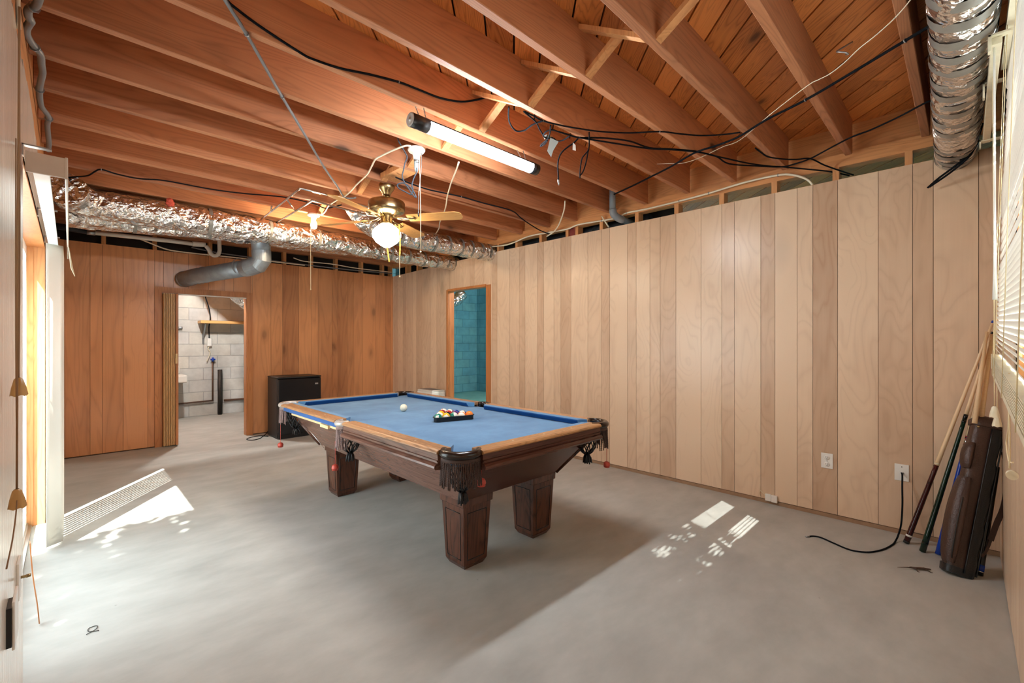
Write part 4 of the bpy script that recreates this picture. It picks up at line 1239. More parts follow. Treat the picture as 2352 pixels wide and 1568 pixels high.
duct('foil_duct', [(-.02, 4.86, 2.42), (.03, 5.02, 2.40), (.22, 5.07, 2.385), (.8, 5.06, 2.385), (1.6, 5.06, 2.378), (2.4, 5.05, 2.365), (3.1, 5.06, 2.345), (3.90, 5.06, 2.335)],
     lambda t: .125 - .035 * max(0, (t - .35) / .65), 'long crumpled silver foil duct slung along the back wall under the joists', [.27, .40, .52, .70, .74, .80, .86, .91, .955, .985], amp=.085)
duct('foil_duct', [(-.02, 5.28, 2.30), (.4, 5.30, 2.325), (1.0, 5.31, 2.365), (1.7, 5.30, 2.375), (2.4, 5.30, 2.385)], .098,
     'lower crumpled foil duct tucked behind and below the long back wall duct', [.18, .42, .63, .75, .9], amp=.12)
duct('foil_duct', [(2.02, 4.30, 2.62), (2.08, 4.29, 2.53), (2.2, 4.29, 2.44), (2.42, 4.28, 2.39), (2.8, 4.28, 2.375), (3.3, 4.28, 2.378), (3.90, 4.28, 2.378)], .105,
     'short foil duct curving down behind the ceiling fan to the wall above the opening', [.30, .42, .52, .62, .71, .79, .87, .94], amp=.075)
duct('foil_duct', [(1.0, -.012, 2.42), (1.7, -.004, 2.41), (2.15, .004, 2.40), (2.7, .018, 2.392), (3.2, .030, 2.385), (3.90, .046, 2.378)], .092,
     'fat foil duct with grey tape bands overhead along the blind window wall', [.30, .355, .40, .44, .48, .52, .57, .605, .64, .675, .72, .765, .865, .90, .94, .965, .985], amp=.05, bw=.029)
# pink insulation showing at a tear
b = MB()
for i in range(14):
    b.ball((.62 + .03 * rnd.random(), 4.955 + .02 * rnd.random(), 2.455 + .05 * rnd.random()), .014 + .01 * rnd.random(), 8)
tag(b.build('insulation_tuft', M['pinkins']), 'pink insulation tuft poking from a tear on top of the back duct', 'insulation')


# ================================================================ cables and wires
def run(name, pts, r, mat, label, cat='cable', k=5, staples=(), group=None, curve=True):
    P = spline(pts, k) if curve else [Vector(p) for p in pts]
    t = None
    b = MB(); b.tube(P, r, 7)
    o = b.build(name, M[mat])
    tag(o, label, cat, group)
    for p in staples:
        b = MB()
        p = Vector(p)
        i = min(range(len(P)), key=lambda i_: (P[i_] - p).length)
        d = (P[min(i + 1, len(P) - 1)] - P[max(i - 1, 0)]).normalized()
        b.tube([P[i] - d * .002, P[i] + d * .002], r * 1.45, 8)
        b.build('staple', M['zinc'], o)
    return o


R = RUN
run('cable', R['C1_grey'], .0075, 'greycable', 'grey sheathed cable stapled diagonally across the joist undersides, ending near the fan', k=3, staples=[R['C1_grey'][i] for i in (2, 4, 6, 8)])
run('cable', R['C2_black'], .0055, 'cable', 'black twin cable draped along the side of the joist left of the tube light', staples=[R['C2_black'][7]])
run('cable', R['C3_black'], .0055, 'cable', 'black cable sagging below the joists in front of the back foil duct', staples=[R['C3_black'][4]])
run('cable', R['C4_white'], .006, 'romex', 'cream cable looping from the plug-in lampholder to the bare bulb')
run('cable', R['C5_white'], .006, 'romex', 'cream cable wandering across the joists right of the ceiling fan', k=3)
run('cable', R['C6_black'], .006, 'cable', 'black cable running from the fan mount to the right wall top', staples=[R['C6_black'][4]])
run('cable', R['C7_white'], .0075, 'romex', 'short cream cable hanging from a joist down to the right wall plate')
run('cable', [(3.80, 2.565, 2.50), (3.80, 2.54, 2.46), (3.815, 2.52, 2.42), (3.84, 2.51, 2.39)], .007, 'romex', 'short cream cable tail dropping into the right wall left of the grey elbow')
run('cable', R['C8_romex'], .0085, 'romex', 'long cream cable stapled along the plate above the right wall panels', staples=[R['C8_romex'][i] for i in (3, 6, 8, 10, 11, 13)])
run('cable', R['C9a'], .0045, 'cable', 'thin black cable strung between joists above the signal splitter', staples=[R['C9a'][2], R['C9a'][7]])
run('cable', R['C9b'], .005, 'cable', 'black cable from the splitter to the right wall top, the straighter one', staples=[R['C9b'][2]])
run('cable', R['C9c'], .005, 'cable', 'black cable from the splitter sagging then rising behind the overhead duct')
run('cable', R['C9d'], .0065, 'cable', 'thick black cable rising from the grey elbow pipe across the joists to the overhead duct', staples=[R['C9d'][8], R['C9d'][10]])
run('cable', R['C9e'], .0022, 'romex', 'thin white wire beside the thick black cable under the joists', staples=[R['C9e'][14]])
run('cable', R['C9f'], .005, 'cable', 'black cable sagging off a joist and into the right wall top')
run('cable', R['ductcable1'], .006, 'cable', 'black cable hanging from behind the overhead duct, the longer one')
run('cable', R['ductcable2'], .006, 'cable', 'black cable hanging from behind the overhead duct, the shorter one')
run('cable', R['splitA'], .0045, 'cable', 'black cable hanging in a wide loop left of the signal splitter')
run('cable', [(R['loopA'][0][0], R['loopA'][0][1], 2.53)] + R['loopA'], .004, 'cable', 'looped black wire pair dangling right of the white tag, its left strand')
run('cable', [(R['loopB'][0][0], R['loopB'][0][1], 2.53)] + R['loopB'], .004, 'cable', 'looped black wire pair dangling right of the white tag, its right strand')
o = run('cable', R['hang'], .0045, 'cable', 'black cable dangling below the splitter with a bare metal end plug')
b = MB(); e = Vector(R['hang'][-1]); b.tube([e, e + Vector((0, 0, -.008)), e + Vector((.002, -.001, -.022)), e + Vector((.002, -.001, -.032))], [.006, .007, .006, .003], 10)
tag(b.build('end_plug', M['zinc'], o), 'bright metal end plug')
# splitter with its leads and tag
c = Vector(R['splitC'][4]) + Vector((0, 0, .008))
sp = thing('signal_splitter', c, 'small metal signal splitter tangled in black leads below the joist', 'splitter')
b = MB(); b.bar(c + Vector((-.022, 0, 0)), c + Vector((.022, 0, .004)), .026, .014); b.build('body', M['zinc'], sp, bevel=.002)
b = MB()
for dx in (-.014, 0, .014): b.tube([c + Vector((dx, -.012, 0)), c + Vector((dx, -.026, -.002))], .0045, 8)
b.tube([c + Vector((0, .012, 0)), c + Vector((0, .026, 0))], .0045, 8)
b.build('terminal', M['brass'], sp)
for key in ('splitB', 'splitC', 'splitD', 'splitE'):
    b = MB(); b.tube(spline(R[key], 5), .0042, 7); b.build('lead', M['cable'], sp)
p = [Vector(q_) for q_ in R['tag_blue']]
b = MB()
nrm = (p[1] - p[0]).cross(p[4] - p[0]).normalized() * .0006
V = p + [q_ + nrm for q_ in p]
b.add(V, [(0, 1, 2, 3, 4), (9, 8, 7, 6, 5)] + [(i, (i + 1) % 5, 5 + (i + 1) % 5, 5 + i) for i in range(5)])
tag(b.build('paper_tag', M['tag_blue']), 'pale blue curled paper tag hanging from the splitter', 'tag')
p = [Vector(q_) for q_ in R['tag_white']]
nrm = (p[1] - p[0]).cross(p[3] - p[0]).normalized() * .0006
b = MB(); V = p + [q_ + nrm for q_ in p]
b.add(V, [(0, 1, 2, 3), (7, 6, 5, 4)] + [(i, (i + 1) % 4, 4 + (i + 1) % 4, 4 + i) for i in range(4)])
tag(b.build('paper_tag', M['white']), 'small white tag tied to a black cable right of the splitter', 'tag')

# grey flexible conduit along the left wall, with clips
cd = run('conduit', R['conduit'], .013, 'greycable', 'grey wavy flexible conduit clipped under the joists along the left wall', 'conduit', 4, staples=[R['conduit'][2], R['conduit'][10], R['conduit'][15], R['conduit'][19]])
run('cable', [(XL + .004, 1.98, 2.62), (XL + .006, 2.02, 2.45), (XL + .005, 2.06, 2.35), (XL + .004, 2.12, 2.24)], .006, 'romex', 'white flat cable end hanging at the top of the near left wall')

# hook, little odd ends
b = MB()
hk = [(2.52, .36, 2.60), (2.47, .40, 2.56), (2.44, .405, 2.54), (2.425, .39, 2.525), (2.43, .37, 2.515), (2.45, .365, 2.515), (2.465, .375, 2.525)]
b.tube(spline(hk, 5), .0035, 7)
tag(b.build('wire_hook', M['zinc']), 'bent steel wire hook screwed up between the two joists nearest the blind', 'hook')

# ================================================================ pipes
def pipe(name, segs, label, cat='pipe', origin=None):
    """segs: (part name, points, radius, material)"""
    t = thing(name, segs[0][1][0], label, cat)
    for nm, pts, r, mt in segs:
        b = MB(); b.tube(pts, r, 18); b.build(nm, M[mt], t)
    return t


# galvanised flue elbowed out of the back duct and into the back wall
F = [Vector(p) for p in R['flue']]
t = thing('vent_pipe', F[1], 'dull grey galvanised vent pipe elbowed from the duct into the back wall above the doorway', 'vent pipe')
b = MB(); b.tube([F[0] + Vector((0, 0, .06)), F[0], F[1]], .092, 28); b.build('riser', M['galv'], t)
el = [F[1] + Vector((0, 0, .01))] + [F[2] + Vector((.01, -.01, -.03)), (F[3] + F[2]) / 2 + Vector((0, 0, -.05)), F[3] + Vector((-.04, .05, -.045)), F[4] + Vector((.02, 0, -.02))]
b = MB(); b.tube(el, .095, 28, smooth=False); b.build('elbow', M['galv'], t)
b = MB(); b.tube([F[4] + Vector((.03, -.03, -.018)), Vector((1.06, 6.45, 2.02)), Vector((.985, 6.70, 2.0))], .090, 28); b.build('pipe_run', M['galv'], t)
for (a, rr) in ((.05, .094), (.62, .094), (.72, .0955), (.86, .094), (.97, .096)):
    p0 = F[4].lerp(Vector((.985, 6.70, 2.0)), a); d = (Vector((.985, 6.70, 2.0)) - F[4]).normalized()
    b = MB(); b.tube([p0 - d * .012, p0, p0 + d * .012], [rr - .002, rr + .002, rr - .002], 28, False); b.build('crimp_band', M['galv'], t)
# white drain along the back wall with its trap
t = thing('drain_pipe', R['pvc1'][0], 'white plastic drain pipe with a trap running along the top of the back wall', 'pipe')
b = MB(); b.tube(R['pvc1'], .024, 18); b.build('pipe_run', M['pvc'], t)
b = MB(); b.tube([R['pvc2'][0], R['pvc2'][1], R['pvc2'][2]], .030, 18); b.build('coupling', M['pvc'], t)
b = MB(); b.tube(spline(R['pvc_trap'][1:], 5), .022, 16); b.build('trap', M['pvc'], t)
b = MB()
p = Vector(R['pvc_trap'][4]);
q0 = Vector(R['pvc1'][0]); b.tube([q0 - Vector((.045, 0, 0)), q0 + Vector((.02, 0, 0))], .029, 18); b.build('clamp', M['zinc'], t)
b = MB(); b.tube([q0 - Vector((.30, 0, -.02)), q0 - Vector((.16, 0, -.015)), q0 - Vector((.04, 0, 0))], [.034, .034, .027], 16); b.build('black_end', M['abs'], t)
# cables in the gap over the back wall
run('cable', R['romex_back'], .008, 'romex', 'cream cable sagging below the white drain on the back wall')
run('cable', R['cable_back'], .008, 'greycable', 'grey cable along the back wall top behind the vent pipe')
run('cable', R['cable_back2'], .007, 'romex', 'cream cable along the back wall gap left of the room corner')
# grey elbow pipe through the right wall top
G = R['grey_pvc']
pipe('drain_pipe', [('riser', [(G[0][0], G[0][1], G[0][2] + .05), G[0], G[1]], .030, 'greypvc'), ('elbow', spline([G[1], G[2], G[3], Vector(G[3]).lerp(Vector(G[4]), .3)], 5), .035, 'greypvc'), ('pipe_run', [G[3], Vector(G[3]).lerp(Vector(G[4]), .5), G[4]], .029, 'greypvc')],
     'grey plastic drain elbow passing through the right wall above the panels')
# black drain behind the studs of the right wall
pipe('drain_pipe', [('pipe_run', [(4.02, 4.5, 2.405), (4.02, 2.15, 2.44)], .045, 'abs'), ('coupling', [(4.02, 3.62, 2.418), (4.02, 3.52, 2.42)], .053, 'abs'), ('coupling', [(4.02, 2.8, 2.43), (4.02, 2.7, 2.432)], .053, 'abs')],
     'black drain pipe lying behind the studs above the right wall')

# bent tube frame stored under the joists
t = thing('tube_rack', R['rackA'][3], 'bent steel tube rack hung under the joists left of the fan', 'rack')
b = MB(); b.tube(spline(R['rackA'], 6), .0085, 9); b.build('tube', M['steel'], t)
b = MB(); b.tube(spline(R['rackB'], 6), .0085, 9); b.build('tube', M['steel'], t)
b = MB(); b.tube(R['rackRung'], .007, 8); b.build('rung', M['steel'], t)
b = MB(); b.tube(R['rackStub'], .007, 8); b.build('stub', M['steel'], t)

# ================================================================ ceiling fan
fx, fy = 1.855, 3.345
t = thing('ceiling_fan', (fx, fy, 2.02), 'brass ceiling fan with four oak blades and a lit opal globe', 'ceiling fan')
b = MB(); b.lathe([(.0001, 2.540), (.058, 2.540), (.064, 2.528), (.066, 2.51), (.056, 2.488), (.040, 2.470), (.034, 2.452), (.028, 2.440), (.016, 2.434), (.0001, 2.434)], (fx, fy, 0), 32); b.build('canopy', M['brass'], t)
b = MB(); b.tube([(fx, fy, 2.44), (fx, fy, 2.40)], .014, 16); b.build('downrod', M['brass'], t)
b = MB(); b.lathe([(.0001, 2.412), (.05, 2.412), (.115, 2.402), (.140, 2.392), (.147, 2.380), (.147, 2.325), (.143, 2.312), (.118, 2.300), (.095, 2.285), (.060, 2.276), (.0001, 2.276)], (fx, fy, 0), 44); mo = b.build('motor_housing', M['brass'], t)
b = MB()
for i in range(20):
    a = 2 * PI * i / 20
    d = Vector((math.cos(a), math.sin(a), 0))
    b.bar(Vector((fx, fy, 2.2935)) + d * .094, Vector((fx, fy, 2.3015)) + d * .120, .012, .003, up=(0, 0, 1))
b.build('vent_slot', M['slot'], mo)
b = MB(); b.lathe([(.0001, 2.28), (.050, 2.28), (.052, 2.272), (.048, 2.225), (.056, 2.215), (.062, 2.205), (.0001, 2.205)], (fx, fy, 0), 32); b.build('switch_housing', M['brass'], t)
b = MB(); b.lathe([(.050, 2.212), (.052, 2.200), (.080, 2.182), (.108, 2.155), (.116, 2.125), (.110, 2.095), (.085, 2.060), (.050, 2.035), (.022, 2.018), (.0001, 2.014)], (fx, fy, 0), 40); b.build('globe', GLOW_GLOBE, t)
for ang in (-54, 32, 117, 206):
    a = math.radians(ang)
    d = Vector((math.cos(a), math.sin(a), 0)); s_ = Vector((-d.y, d.x, 0)); up = Vector((0, 0, 1))
    base = Vector((fx, fy, 2.252))
    tiltv = (s_ - up * .21).normalized()
    prof = []
    L0, L1 = .185, .640
    pts = [(L0, -.052), (L0 + .03, -.056), (L1 - .05, -.066), (L1 - .012, -.050), (L1, -.028), (L1, .028), (L1 - .012, .050), (L1 - .05, .066), (L0 + .03, .056), (L0, .052)]
    nn = tiltv.cross(d).normalized() * .003
    V = [base + d * u_ + tiltv * v_ + nn for u_, v_ in pts] + [base + d * u_ + tiltv * v_ - nn for u_, v_ in pts]
    b = MB(); n = len(pts)
    b.add(V, [tuple(range(n)), tuple(reversed(range(n, 2 * n)))] + [(i, (i + 1) % n, n + (i + 1) % n, n + i) for i in range(n)])
    # lay the grain along the blade: build flat along x, then turn
    bl = b.build('blade', M['blade'], t, origin=tuple(base))
    bl.data.transform(Matrix.Rotation(-a, 4, 'Z')); bl.rotation_euler = (0, 0, a)
    b = MB()
    z0 = Vector((0, 0, -.006))
    for sg in (-1, 1):
        b.tube(spline([base + d * .055 + s_ * (.012 * sg) + up * .02, base + d * .10 + s_ * (.016 * sg), base + d * .15 + s_ * (.036 * sg) + z0, base + d * .20 + s_ * (.040 * sg) + up * (.008 * sg) + z0, base + d * .235 + s_ * (.022 * sg) + z0, base + d * .25 + z0], 5), .0055, 7)
    b.tube([base + d * .14 + z0, base + d * .25 + z0], .006, 7)
    b.build('blade_iron', M['brass'], bl, origin=ORG[bl.name] if False else None) if False else b.build('blade_iron', M['brass'], t)
for key in ('fanribbon', 'fanchain'):
    b = MB()
    P = spline(R[key], 6)
    for i in range(len(P) - 1):
        w_ = .010 if i % 2 else .012
        a_, c_ = P[i], P[i + 1]
        b.bar(a_, c_ + (c_ - a_) * .05, w_, .0012, up=(.7, .7, 0))
    b.build('pull_ribbon', M['ribbon'], t)
b = MB(); b.tube(R['fanchain2'], .0022, 6); b.ball(R['fanchain2'][-1], .006, 8); b.build('pull_chain', M['cord_cream'], t)
b = MB(); b.tube(spline([(fx - .02, fy - .02, 2.53), (fx - .06, fy - .03, 2.56), (fx - .05, fy, 2.60), (fx, fy + .02, 2.62)], 5), .007, 8); b.build('supply_cord', M['cable'], t)
# mounting block
b = MB(); b.box(fx - .10, JY[7] + .004, 2.542, fx + .05, JY[8] - .045, 2.58); tag(b.build('mounting_block', M['stud']), 'short wooden block between joists carrying the ceiling fan', 'block')

# ================================================================ bare bulb on its lampholder
bx, by = 1.745, 4.60
t = thing('bulb_light', (bx, by, 2.34), 'bare lit bulb in a round white lampholder with a long pull string', 'light')
b = MB(); b.lathe([(.0001, 2.523), (.056, 2.523), (.058, 2.512), (.054, 2.503), (.030, 2.500), (.024, 2.478), (.0001, 2.478)], (bx, by, 0), 28); b.build('lampholder', M['white'], t)
b = MB(); b.lathe([(.013, 2.478), (.014, 2.465), (.022, 2.445), (.030, 2.422), (.031, 2.405), (.025, 2.386), (.012, 2.376), (.0001, 2.374)], (bx, by, 0), 24); b.build('bulb', GLOW_BULB, t)
b = MB(); b.tube([(bx - .03, by - .01, 2.50), (bx - .035, by - .012, 2.2), (bx - .034, by - .012, 1.77)], .0028, 6); b.ball((bx - .034, by - .012, 1.765), .006, 8); b.build('pull_string', M['cord_cream'], t)

# plug-in lampholder
px, py = 1.637, 2.56
t = thing('lampholder', (px, py, 2.36), 'white porcelain lampholder with a plug adapter, its cord feeding the tube light', 'lampholder')
b = MB(); b.lathe([(.0001, 2.5225), (.054, 2.5225), (.057, 2.512), (.050, 2.500), (.030, 2.494), (.022, 2.470), (.020, 2.452), (.0001, 2.452)], (px, py, 0), 28); b.build('body', M['white'], t)
b = MB(); b.tube([(px, py, 2.455), (px, py, 2.425)], .0165, 14); b.build('adapter', M['zinc'], t)
b = MB(); b.tube([(px, py, 2.427), (px, py, 2.395), (px, py, 2.37)], [.016, .014, .008], 12); b.build('plug', M['tag_blue'], t)
for key in ('chain1', 'chain2'):
    P = R[key]
    b = MB(); b.tube([Vector(P[0]) + Vector((0, 0, .10))] + [Vector(p) for p in P], .0022, 6)
    b.ball(P[-1], .006, 8)
    b.build('pull_chain', M['zinc'] if key == 'chain1' else M['cord_cream'], t)
P = R['chain1b']; b = MB(); b.tube([P[0], P[1]], [.006, .005], 8); b.build('chain_weight', M['darkiron'], t)

# ================================================================ tube light
ty, tz, ra = 2.03, 2.40, .037
tx0, tx1 = 1.262, 2.235
t = thing('tube_light', (1.74, ty, tz - ra), 'long lit tube light with black end caps hung by chains from a joist', 'light')
for (xa, xb, sg) in ((tx0, tx0 + .105, -1), (tx1 - .06, tx1, 1)):
    b = MB(); b.tube([(xa, ty, tz), (xb, ty, tz)], ra, 28); cp = b.build('end_cap', M['black'], t)
    if sg < 0:
        b = MB(); b.lathe([(.0001, .006), (.012, .0055), (.014, .003), (.026, .004), (.033, .005), (.0365, .001)], (xa, ty, tz), 28, axis=(-1, 0, 0)); b.build('cap_plate', M['capgrey'], cp)
        b = MB(); b.lathe([(.0001, .009), (.009, .007), (.011, .003)], (xa, ty, tz), 16, axis=(-1, 0, 0)); b.build('screw_boss', M['zinc'], cp)
L = tx1 - .06 - tx0 - .105
b = MB(); b.lathe([(ra - .001, 0), (ra - .001, L)], (tx0 + .105, ty, tz), 20, axis=(1, 0, 0), a0=math.radians(180) - math.radians(66), a1=math.radians(180) + math.radians(66)); hs = b
# housing: upper strip, dark
b.build('housing', M['black'], t)
b = MB(); b.lathe([(ra - .002, 0), (ra - .002, L)], (tx0 + .105, ty, tz), 30, axis=(1, 0, 0), a0=math.radians(-114), a1=math.radians(114)); b.build('lens', GLOW_TUBE, t)
for x in (1.335, 1.375, 2.12, 2.16):
    y2 = JY[5] - .012 if x < 1.36 or 2.0 < x < 2.14 else JY[5] - .03
    b = MB()
    n = 12
    a_ = Vector((x + .005, y2, ZJ)); c_ = Vector((x, ty + (.02 if y2 > ty else 0), tz + ra * .9))
    for i in range(n):
        p0, p1 = a_.lerp(c_, i / n), a_.lerp(c_, (i + 1.25) / n)
        b.bar(p0, p1, .0065 if i % 2 else .002, .002 if i % 2 else .0065, up=(0, 1, 0))
    b.build('hanging_chain', M['zinc'], t)
b = MB(); b.tube(spline(R['lampcord'], 5), .0042, 7); b.build('power_cord', M['cordgrey'], t)
# ================================================================ black mini fridge
fx0, fx1, fy0, fy1, fz = 1.875, 2.415, 6.10, 6.53, .79
t = thing('mini_fridge', (2.14, 6.3, 0), 'black mini fridge against the back wall beside the doorway', 'fridge')
b = MB(); b.box(fx0, fy0 + .055, .012, fx1, fy1, fz - .02); b.build('body', M['blackside'], t, bevel=.006)
b = MB(); b.box(fx0 + .004, fy0, .05, fx1 - .004, fy0 + .048, fz - .024); dd = b.build('door', M['blackgloss'], t, bevel=.010, seg=3)
b = MB(); b.box(fx1 - .085, fy0 - .002, fz - .115, fx1 - .045, fy0, fz - .095); b.build('badge', M['zinc'], dd)
b = MB(); b.box(fx0 - .003, fy0 + .004, fz - .020, fx1 + .003, fy1, fz); b.build('top', M['blackside'], t, bevel=.008)
b = MB(); b.box(fx0 + .012, fy0 + .02, .0, fx1 - .012, fy0 + .056, .048); b.build('kick_plate', M['black'], t)
b = MB(); b.box(fx0 + .03, fy1 - .08, 0, fx0 + .07, fy1 - .04, .012); b.box(fx1 - .07, fy1 - .08, 0, fx1 - .03, fy1 - .04, .012); b.build('foot', M['black'], t)
run('power_cord', [(1.90, 6.50, .10), (1.86, 6.52, .03), (1.80, 6.46, .006), (1.74, 6.36, .005), (1.66, 6.30, .005), (1.60, 6.36, .005), (1.62, 6.46, .005), (1.72, 6.52, .006), (1.80, 6.50, .005), (1.85, 6.42, .005)], .0045, 'cable', 'black power cord coiled on the floor between doorway and fridge', 'cord')

# white dehumidifier box behind the far end of the table
t = thing('dehumidifier', (3.69, 5.39, 0), 'white boxy dehumidifier with a grey top by the right wall opening', 'dehumidifier')
b = MB(); b.box(3.578, 5.205, .02, 3.805, 5.58, .535); b.build('body', M['white'], t, bevel=.010)
b = MB(); b.box(3.582, 5.209, .535, 3.801, 5.576, .560); b.build('top', M['enamel'], t, bevel=.008)
b = MB(); b.box(3.61, 5.24, .560, 3.77, 5.55, .562); b.build('grille', M['greytop'], t)
for (x, y) in ((3.60, 5.23), (3.78, 5.23), (3.60, 5.55), (3.78, 5.55)):
    b = MB(); b.tube([(x, y, 0), (x, y, .022)], .014, 10); b.build('foot', M['black'], t)

# ================================================================ sockets on the right wall
def plate(y0, y1, z0, z1, x=XR, t=.006):
    b = MB(); b.box(x - t, y0, z0, x, y1, z1); return b


t = thing('wall_socket', (XR, .69, .40), 'white double wall socket low on the right wall, left of the cable plate', 'socket')
plate(.656, .727, .345, .452).build('plate', M['white'], t, bevel=.002)
for zc in (.422, .374):
    b = MB(); b.lathe([(.0001, .0085), (.0165, .0085), (.0175, .006)], (XR, .6915, zc), 24, axis=(-1, 0, 0)); rc = b.build('receptacle', M['white'], t)
    b = MB()
    for dy in (-.006, .006): b.box(XR - .0092, .6915 + dy - .0012, zc - .001, XR - .0082, .6915 + dy + .0012, zc + .008)
    b.lathe([(.0001, .0092), (.0026, .0092), (.0027, .008)], (XR, .6915, zc - .008), 10, axis=(-1, 0, 0))
    b.build('slot', M['slot'], rc)
b = MB(); b.lathe([(.0001, .0075), (.003, .0072), (.0035, .006)], (XR, .6915, .398), 10, axis=(-1, 0, 0)); b.build('screw', M['zinc'], t)
t = thing('cable_plate', (XR, .29, .40), 'white wall plate with a black cable plugged into it, low on the right wall', 'cable plate')
plate(.255, .326, .345, .452).build('plate', M['white'], t, bevel=.002)
b = MB(); b.lathe([(.0001, .0075), (.003, .0072), (.0035, .006)], (XR, .29, .435), 10, axis=(-1, 0, 0)); b.build('screw', M['slot'], t)
b = MB(); b.tube([(XR, .285, .398), (XR - .022, .285, .396)], .0055, 10); b.build('connector', M['zinc'], t)
cx_ = run('coax_cable', R['coax'][:4] + [(3.706, .284, .10), (3.682, .296, .035), (3.642, .306, .008)] + R['coax'][6:], .0048, 'cable', 'black coaxial cable dropping from the wall plate and curling across the floor', k=6)
e = Vector(R['coax'][-1]); d = (e - Vector(R['coax'][-2])).normalized()
b = MB(); b.tube([e - d * .004, e + d * .010, e + d * .020], [.0062, .0065, .0055], 10); b.build('connector', M['zinc'], cx_)
t = thing('phone_jack', (XR, 1.045, .05), 'small white phone jack box low on the right wall near the sun stripes', 'phone jack')
b = MB(); b.box(XR - .022, 1.003, .020, XR, 1.044, .072); b.build('box', M['white'], t, bevel=.003)
b = MB(); b.box(XR - .020, 1.046, .022, XR, 1.086, .074); b.build('box', M['white'], t, bevel=.003)
b = MB(); b.tube(spline([(XR - .008, 1.086, .06), (XR - .008, 1.12, .085), (XR - .006, 1.13, .06), (XR - .006, 1.115, .03)], 5), .002, 6); b.build('lead', M['ivory'], t)

# ================================================================ cue sticks and bag in the corner
def cue_stick(a, c, bands, label, rb=.0155, rt=.0062, sections=None, tip=True):
    """a: butt end on the floor, c: tip; sections: (t0, t1, material, name)"""
    a, c = Vector(a), Vector(c)
    t = thing('cue_stick', a, label, 'cue', 'cue sticks leaning in the corner')
    R_ = lambda s: rb + (rt - rb) * s
    d = (c - a).normalized()
    for (t0, t1, mt, nm) in sections:
        b = MB()
        n = 8
        b.tube([a.lerp(c, t0 + (t1 - t0) * i / n) for i in range(n + 1)], [R_(t0 + (t1 - t0) * i / n) for i in range(n + 1)], 14)
        b.build(nm, M[mt], t)
    for (s, wd, mt) in bands:
        b = MB(); b.tube([a.lerp(c, s - wd), a.lerp(c, s + wd)], [R_(s) + .0006] * 2, 14); b.build('ring', M[mt], t)
    return t


cue_stick((3.672, .258, .004), (3.795, -.112, 1.365), [(.035, .004, 'white'), (.005, .005, 'rubber'), (.372, .003, 'ivory')],
          'cue stick with a dark red butt, leaning furthest left in the corner', sections=[(0, .365, 'redcue', 'butt'), (.365, .99, 'cue', 'shaft'), (.99, 1.0, 'bluecue', 'tip')])
cue_stick((3.590, .180, .004), (3.755, -.108, 1.30), [(.04, .003, 'lacquer'), (.60, .004, 'lacquer'), (.62, .012, 'lacquer')],
          'cue stick with a glossy green black butt, between the red-butted cue and the bag', sections=[(0, .63, 'greencue', 'butt'), (.63, .99, 'cue', 'shaft'), (.99, 1.0, 'lacquer', 'tip')])
cue_stick((3.61, .112, .004), (3.765, -.112, 1.29), [(.50, .003, 'lacquer'), (.515, .010, 'steel'), (.532, .003, 'lacquer'), (.485, .004, 'lacquer')],
          'cue stick with a bright blue butt, standing just behind the brown bag', sections=[(0, .485, 'bluecue', 'butt'), (.485, .54, 'redlac', 'collar'), (.54, .99, 'cue', 'shaft'), (.99, 1.0, 'lacquer', 'tip')])
# bag
P0 = Vector((3.385, .035, .01)); P1 = Vector((3.63, -.078, .775))
t = thing('cue_bag', P0, 'brown and black leather cue bag leaning in the corner below the blind', 'cue bag')
ax = (P1 - P0).normalized()
view = Vector((-.73, -.68, 0))
front = (Vector((-.62, -.20, 0)) - ax * Vector((-.62, -.20, 0)).dot(ax)).normalized()
side = ax.cross(front).normalized()          # towards the window wall side or the room side
LB = (P1 - P0).length


def sect(s, fw, fd, n=28, sq=3.2):
    o = P0 + ax * (LB * s)
    out = []
    for i in range(n):
        a = 2 * PI * i / n
        ca, sa = math.cos(a), math.sin(a)
        k_ = (abs(ca) ** sq + abs(sa) ** sq) ** (-1 / sq)
        out.append(o + side * (ca * k_ * fw) + front * (sa * k_ * fd))
    return out


def loft(b, secs, cap=True, mat=0):
    n = len(secs[0]); V = [p for s_ in secs for p in s_]
    F = []
    for i in range(len(secs) - 1):
        for j in range(n):
            F.append((i * n + j, i * n + (j + 1) % n, (i + 1) * n + (j + 1) % n, (i + 1) * n + j))
    b.add(V, F, mat, None, True)
    if cap:
        b.add(secs[0], [tuple(reversed(range(n)))], mat); b.add(secs[-1], [tuple(range(n))], mat)


SW, SD = .060, .046
b = MB()
loft(b, [sect(s, SW * (1 + .02 * math.sin(s * 17)), SD * (1 + .03 * math.sin(s * 11 + 1))) for s in [0, .02] + [i / 16 for i in range(1, 16)] + [.97, 1.0]])
body = b.build('body', M['leather'], t)
# black piped panel down the window side
b = MB()


def strip(s, off0, off1, thick):
    n = 10; o = P0 + ax * (LB * s); out = []
    for sgn in (1, 0):
        for i in range(n + 1):
            u = i / n if sgn else 1 - i / n
            a = off0 + (off1 - off0) * u
            ca, sa = math.cos(a), math.sin(a)
            k_ = (abs(ca) ** 3.2 + abs(sa) ** 3.2) ** (-1 / 3.2)
            out.append(o + side * (ca * k_ * (SW + thick * sgn)) + front * (sa * k_ * (SD + thick * sgn)))
    return out


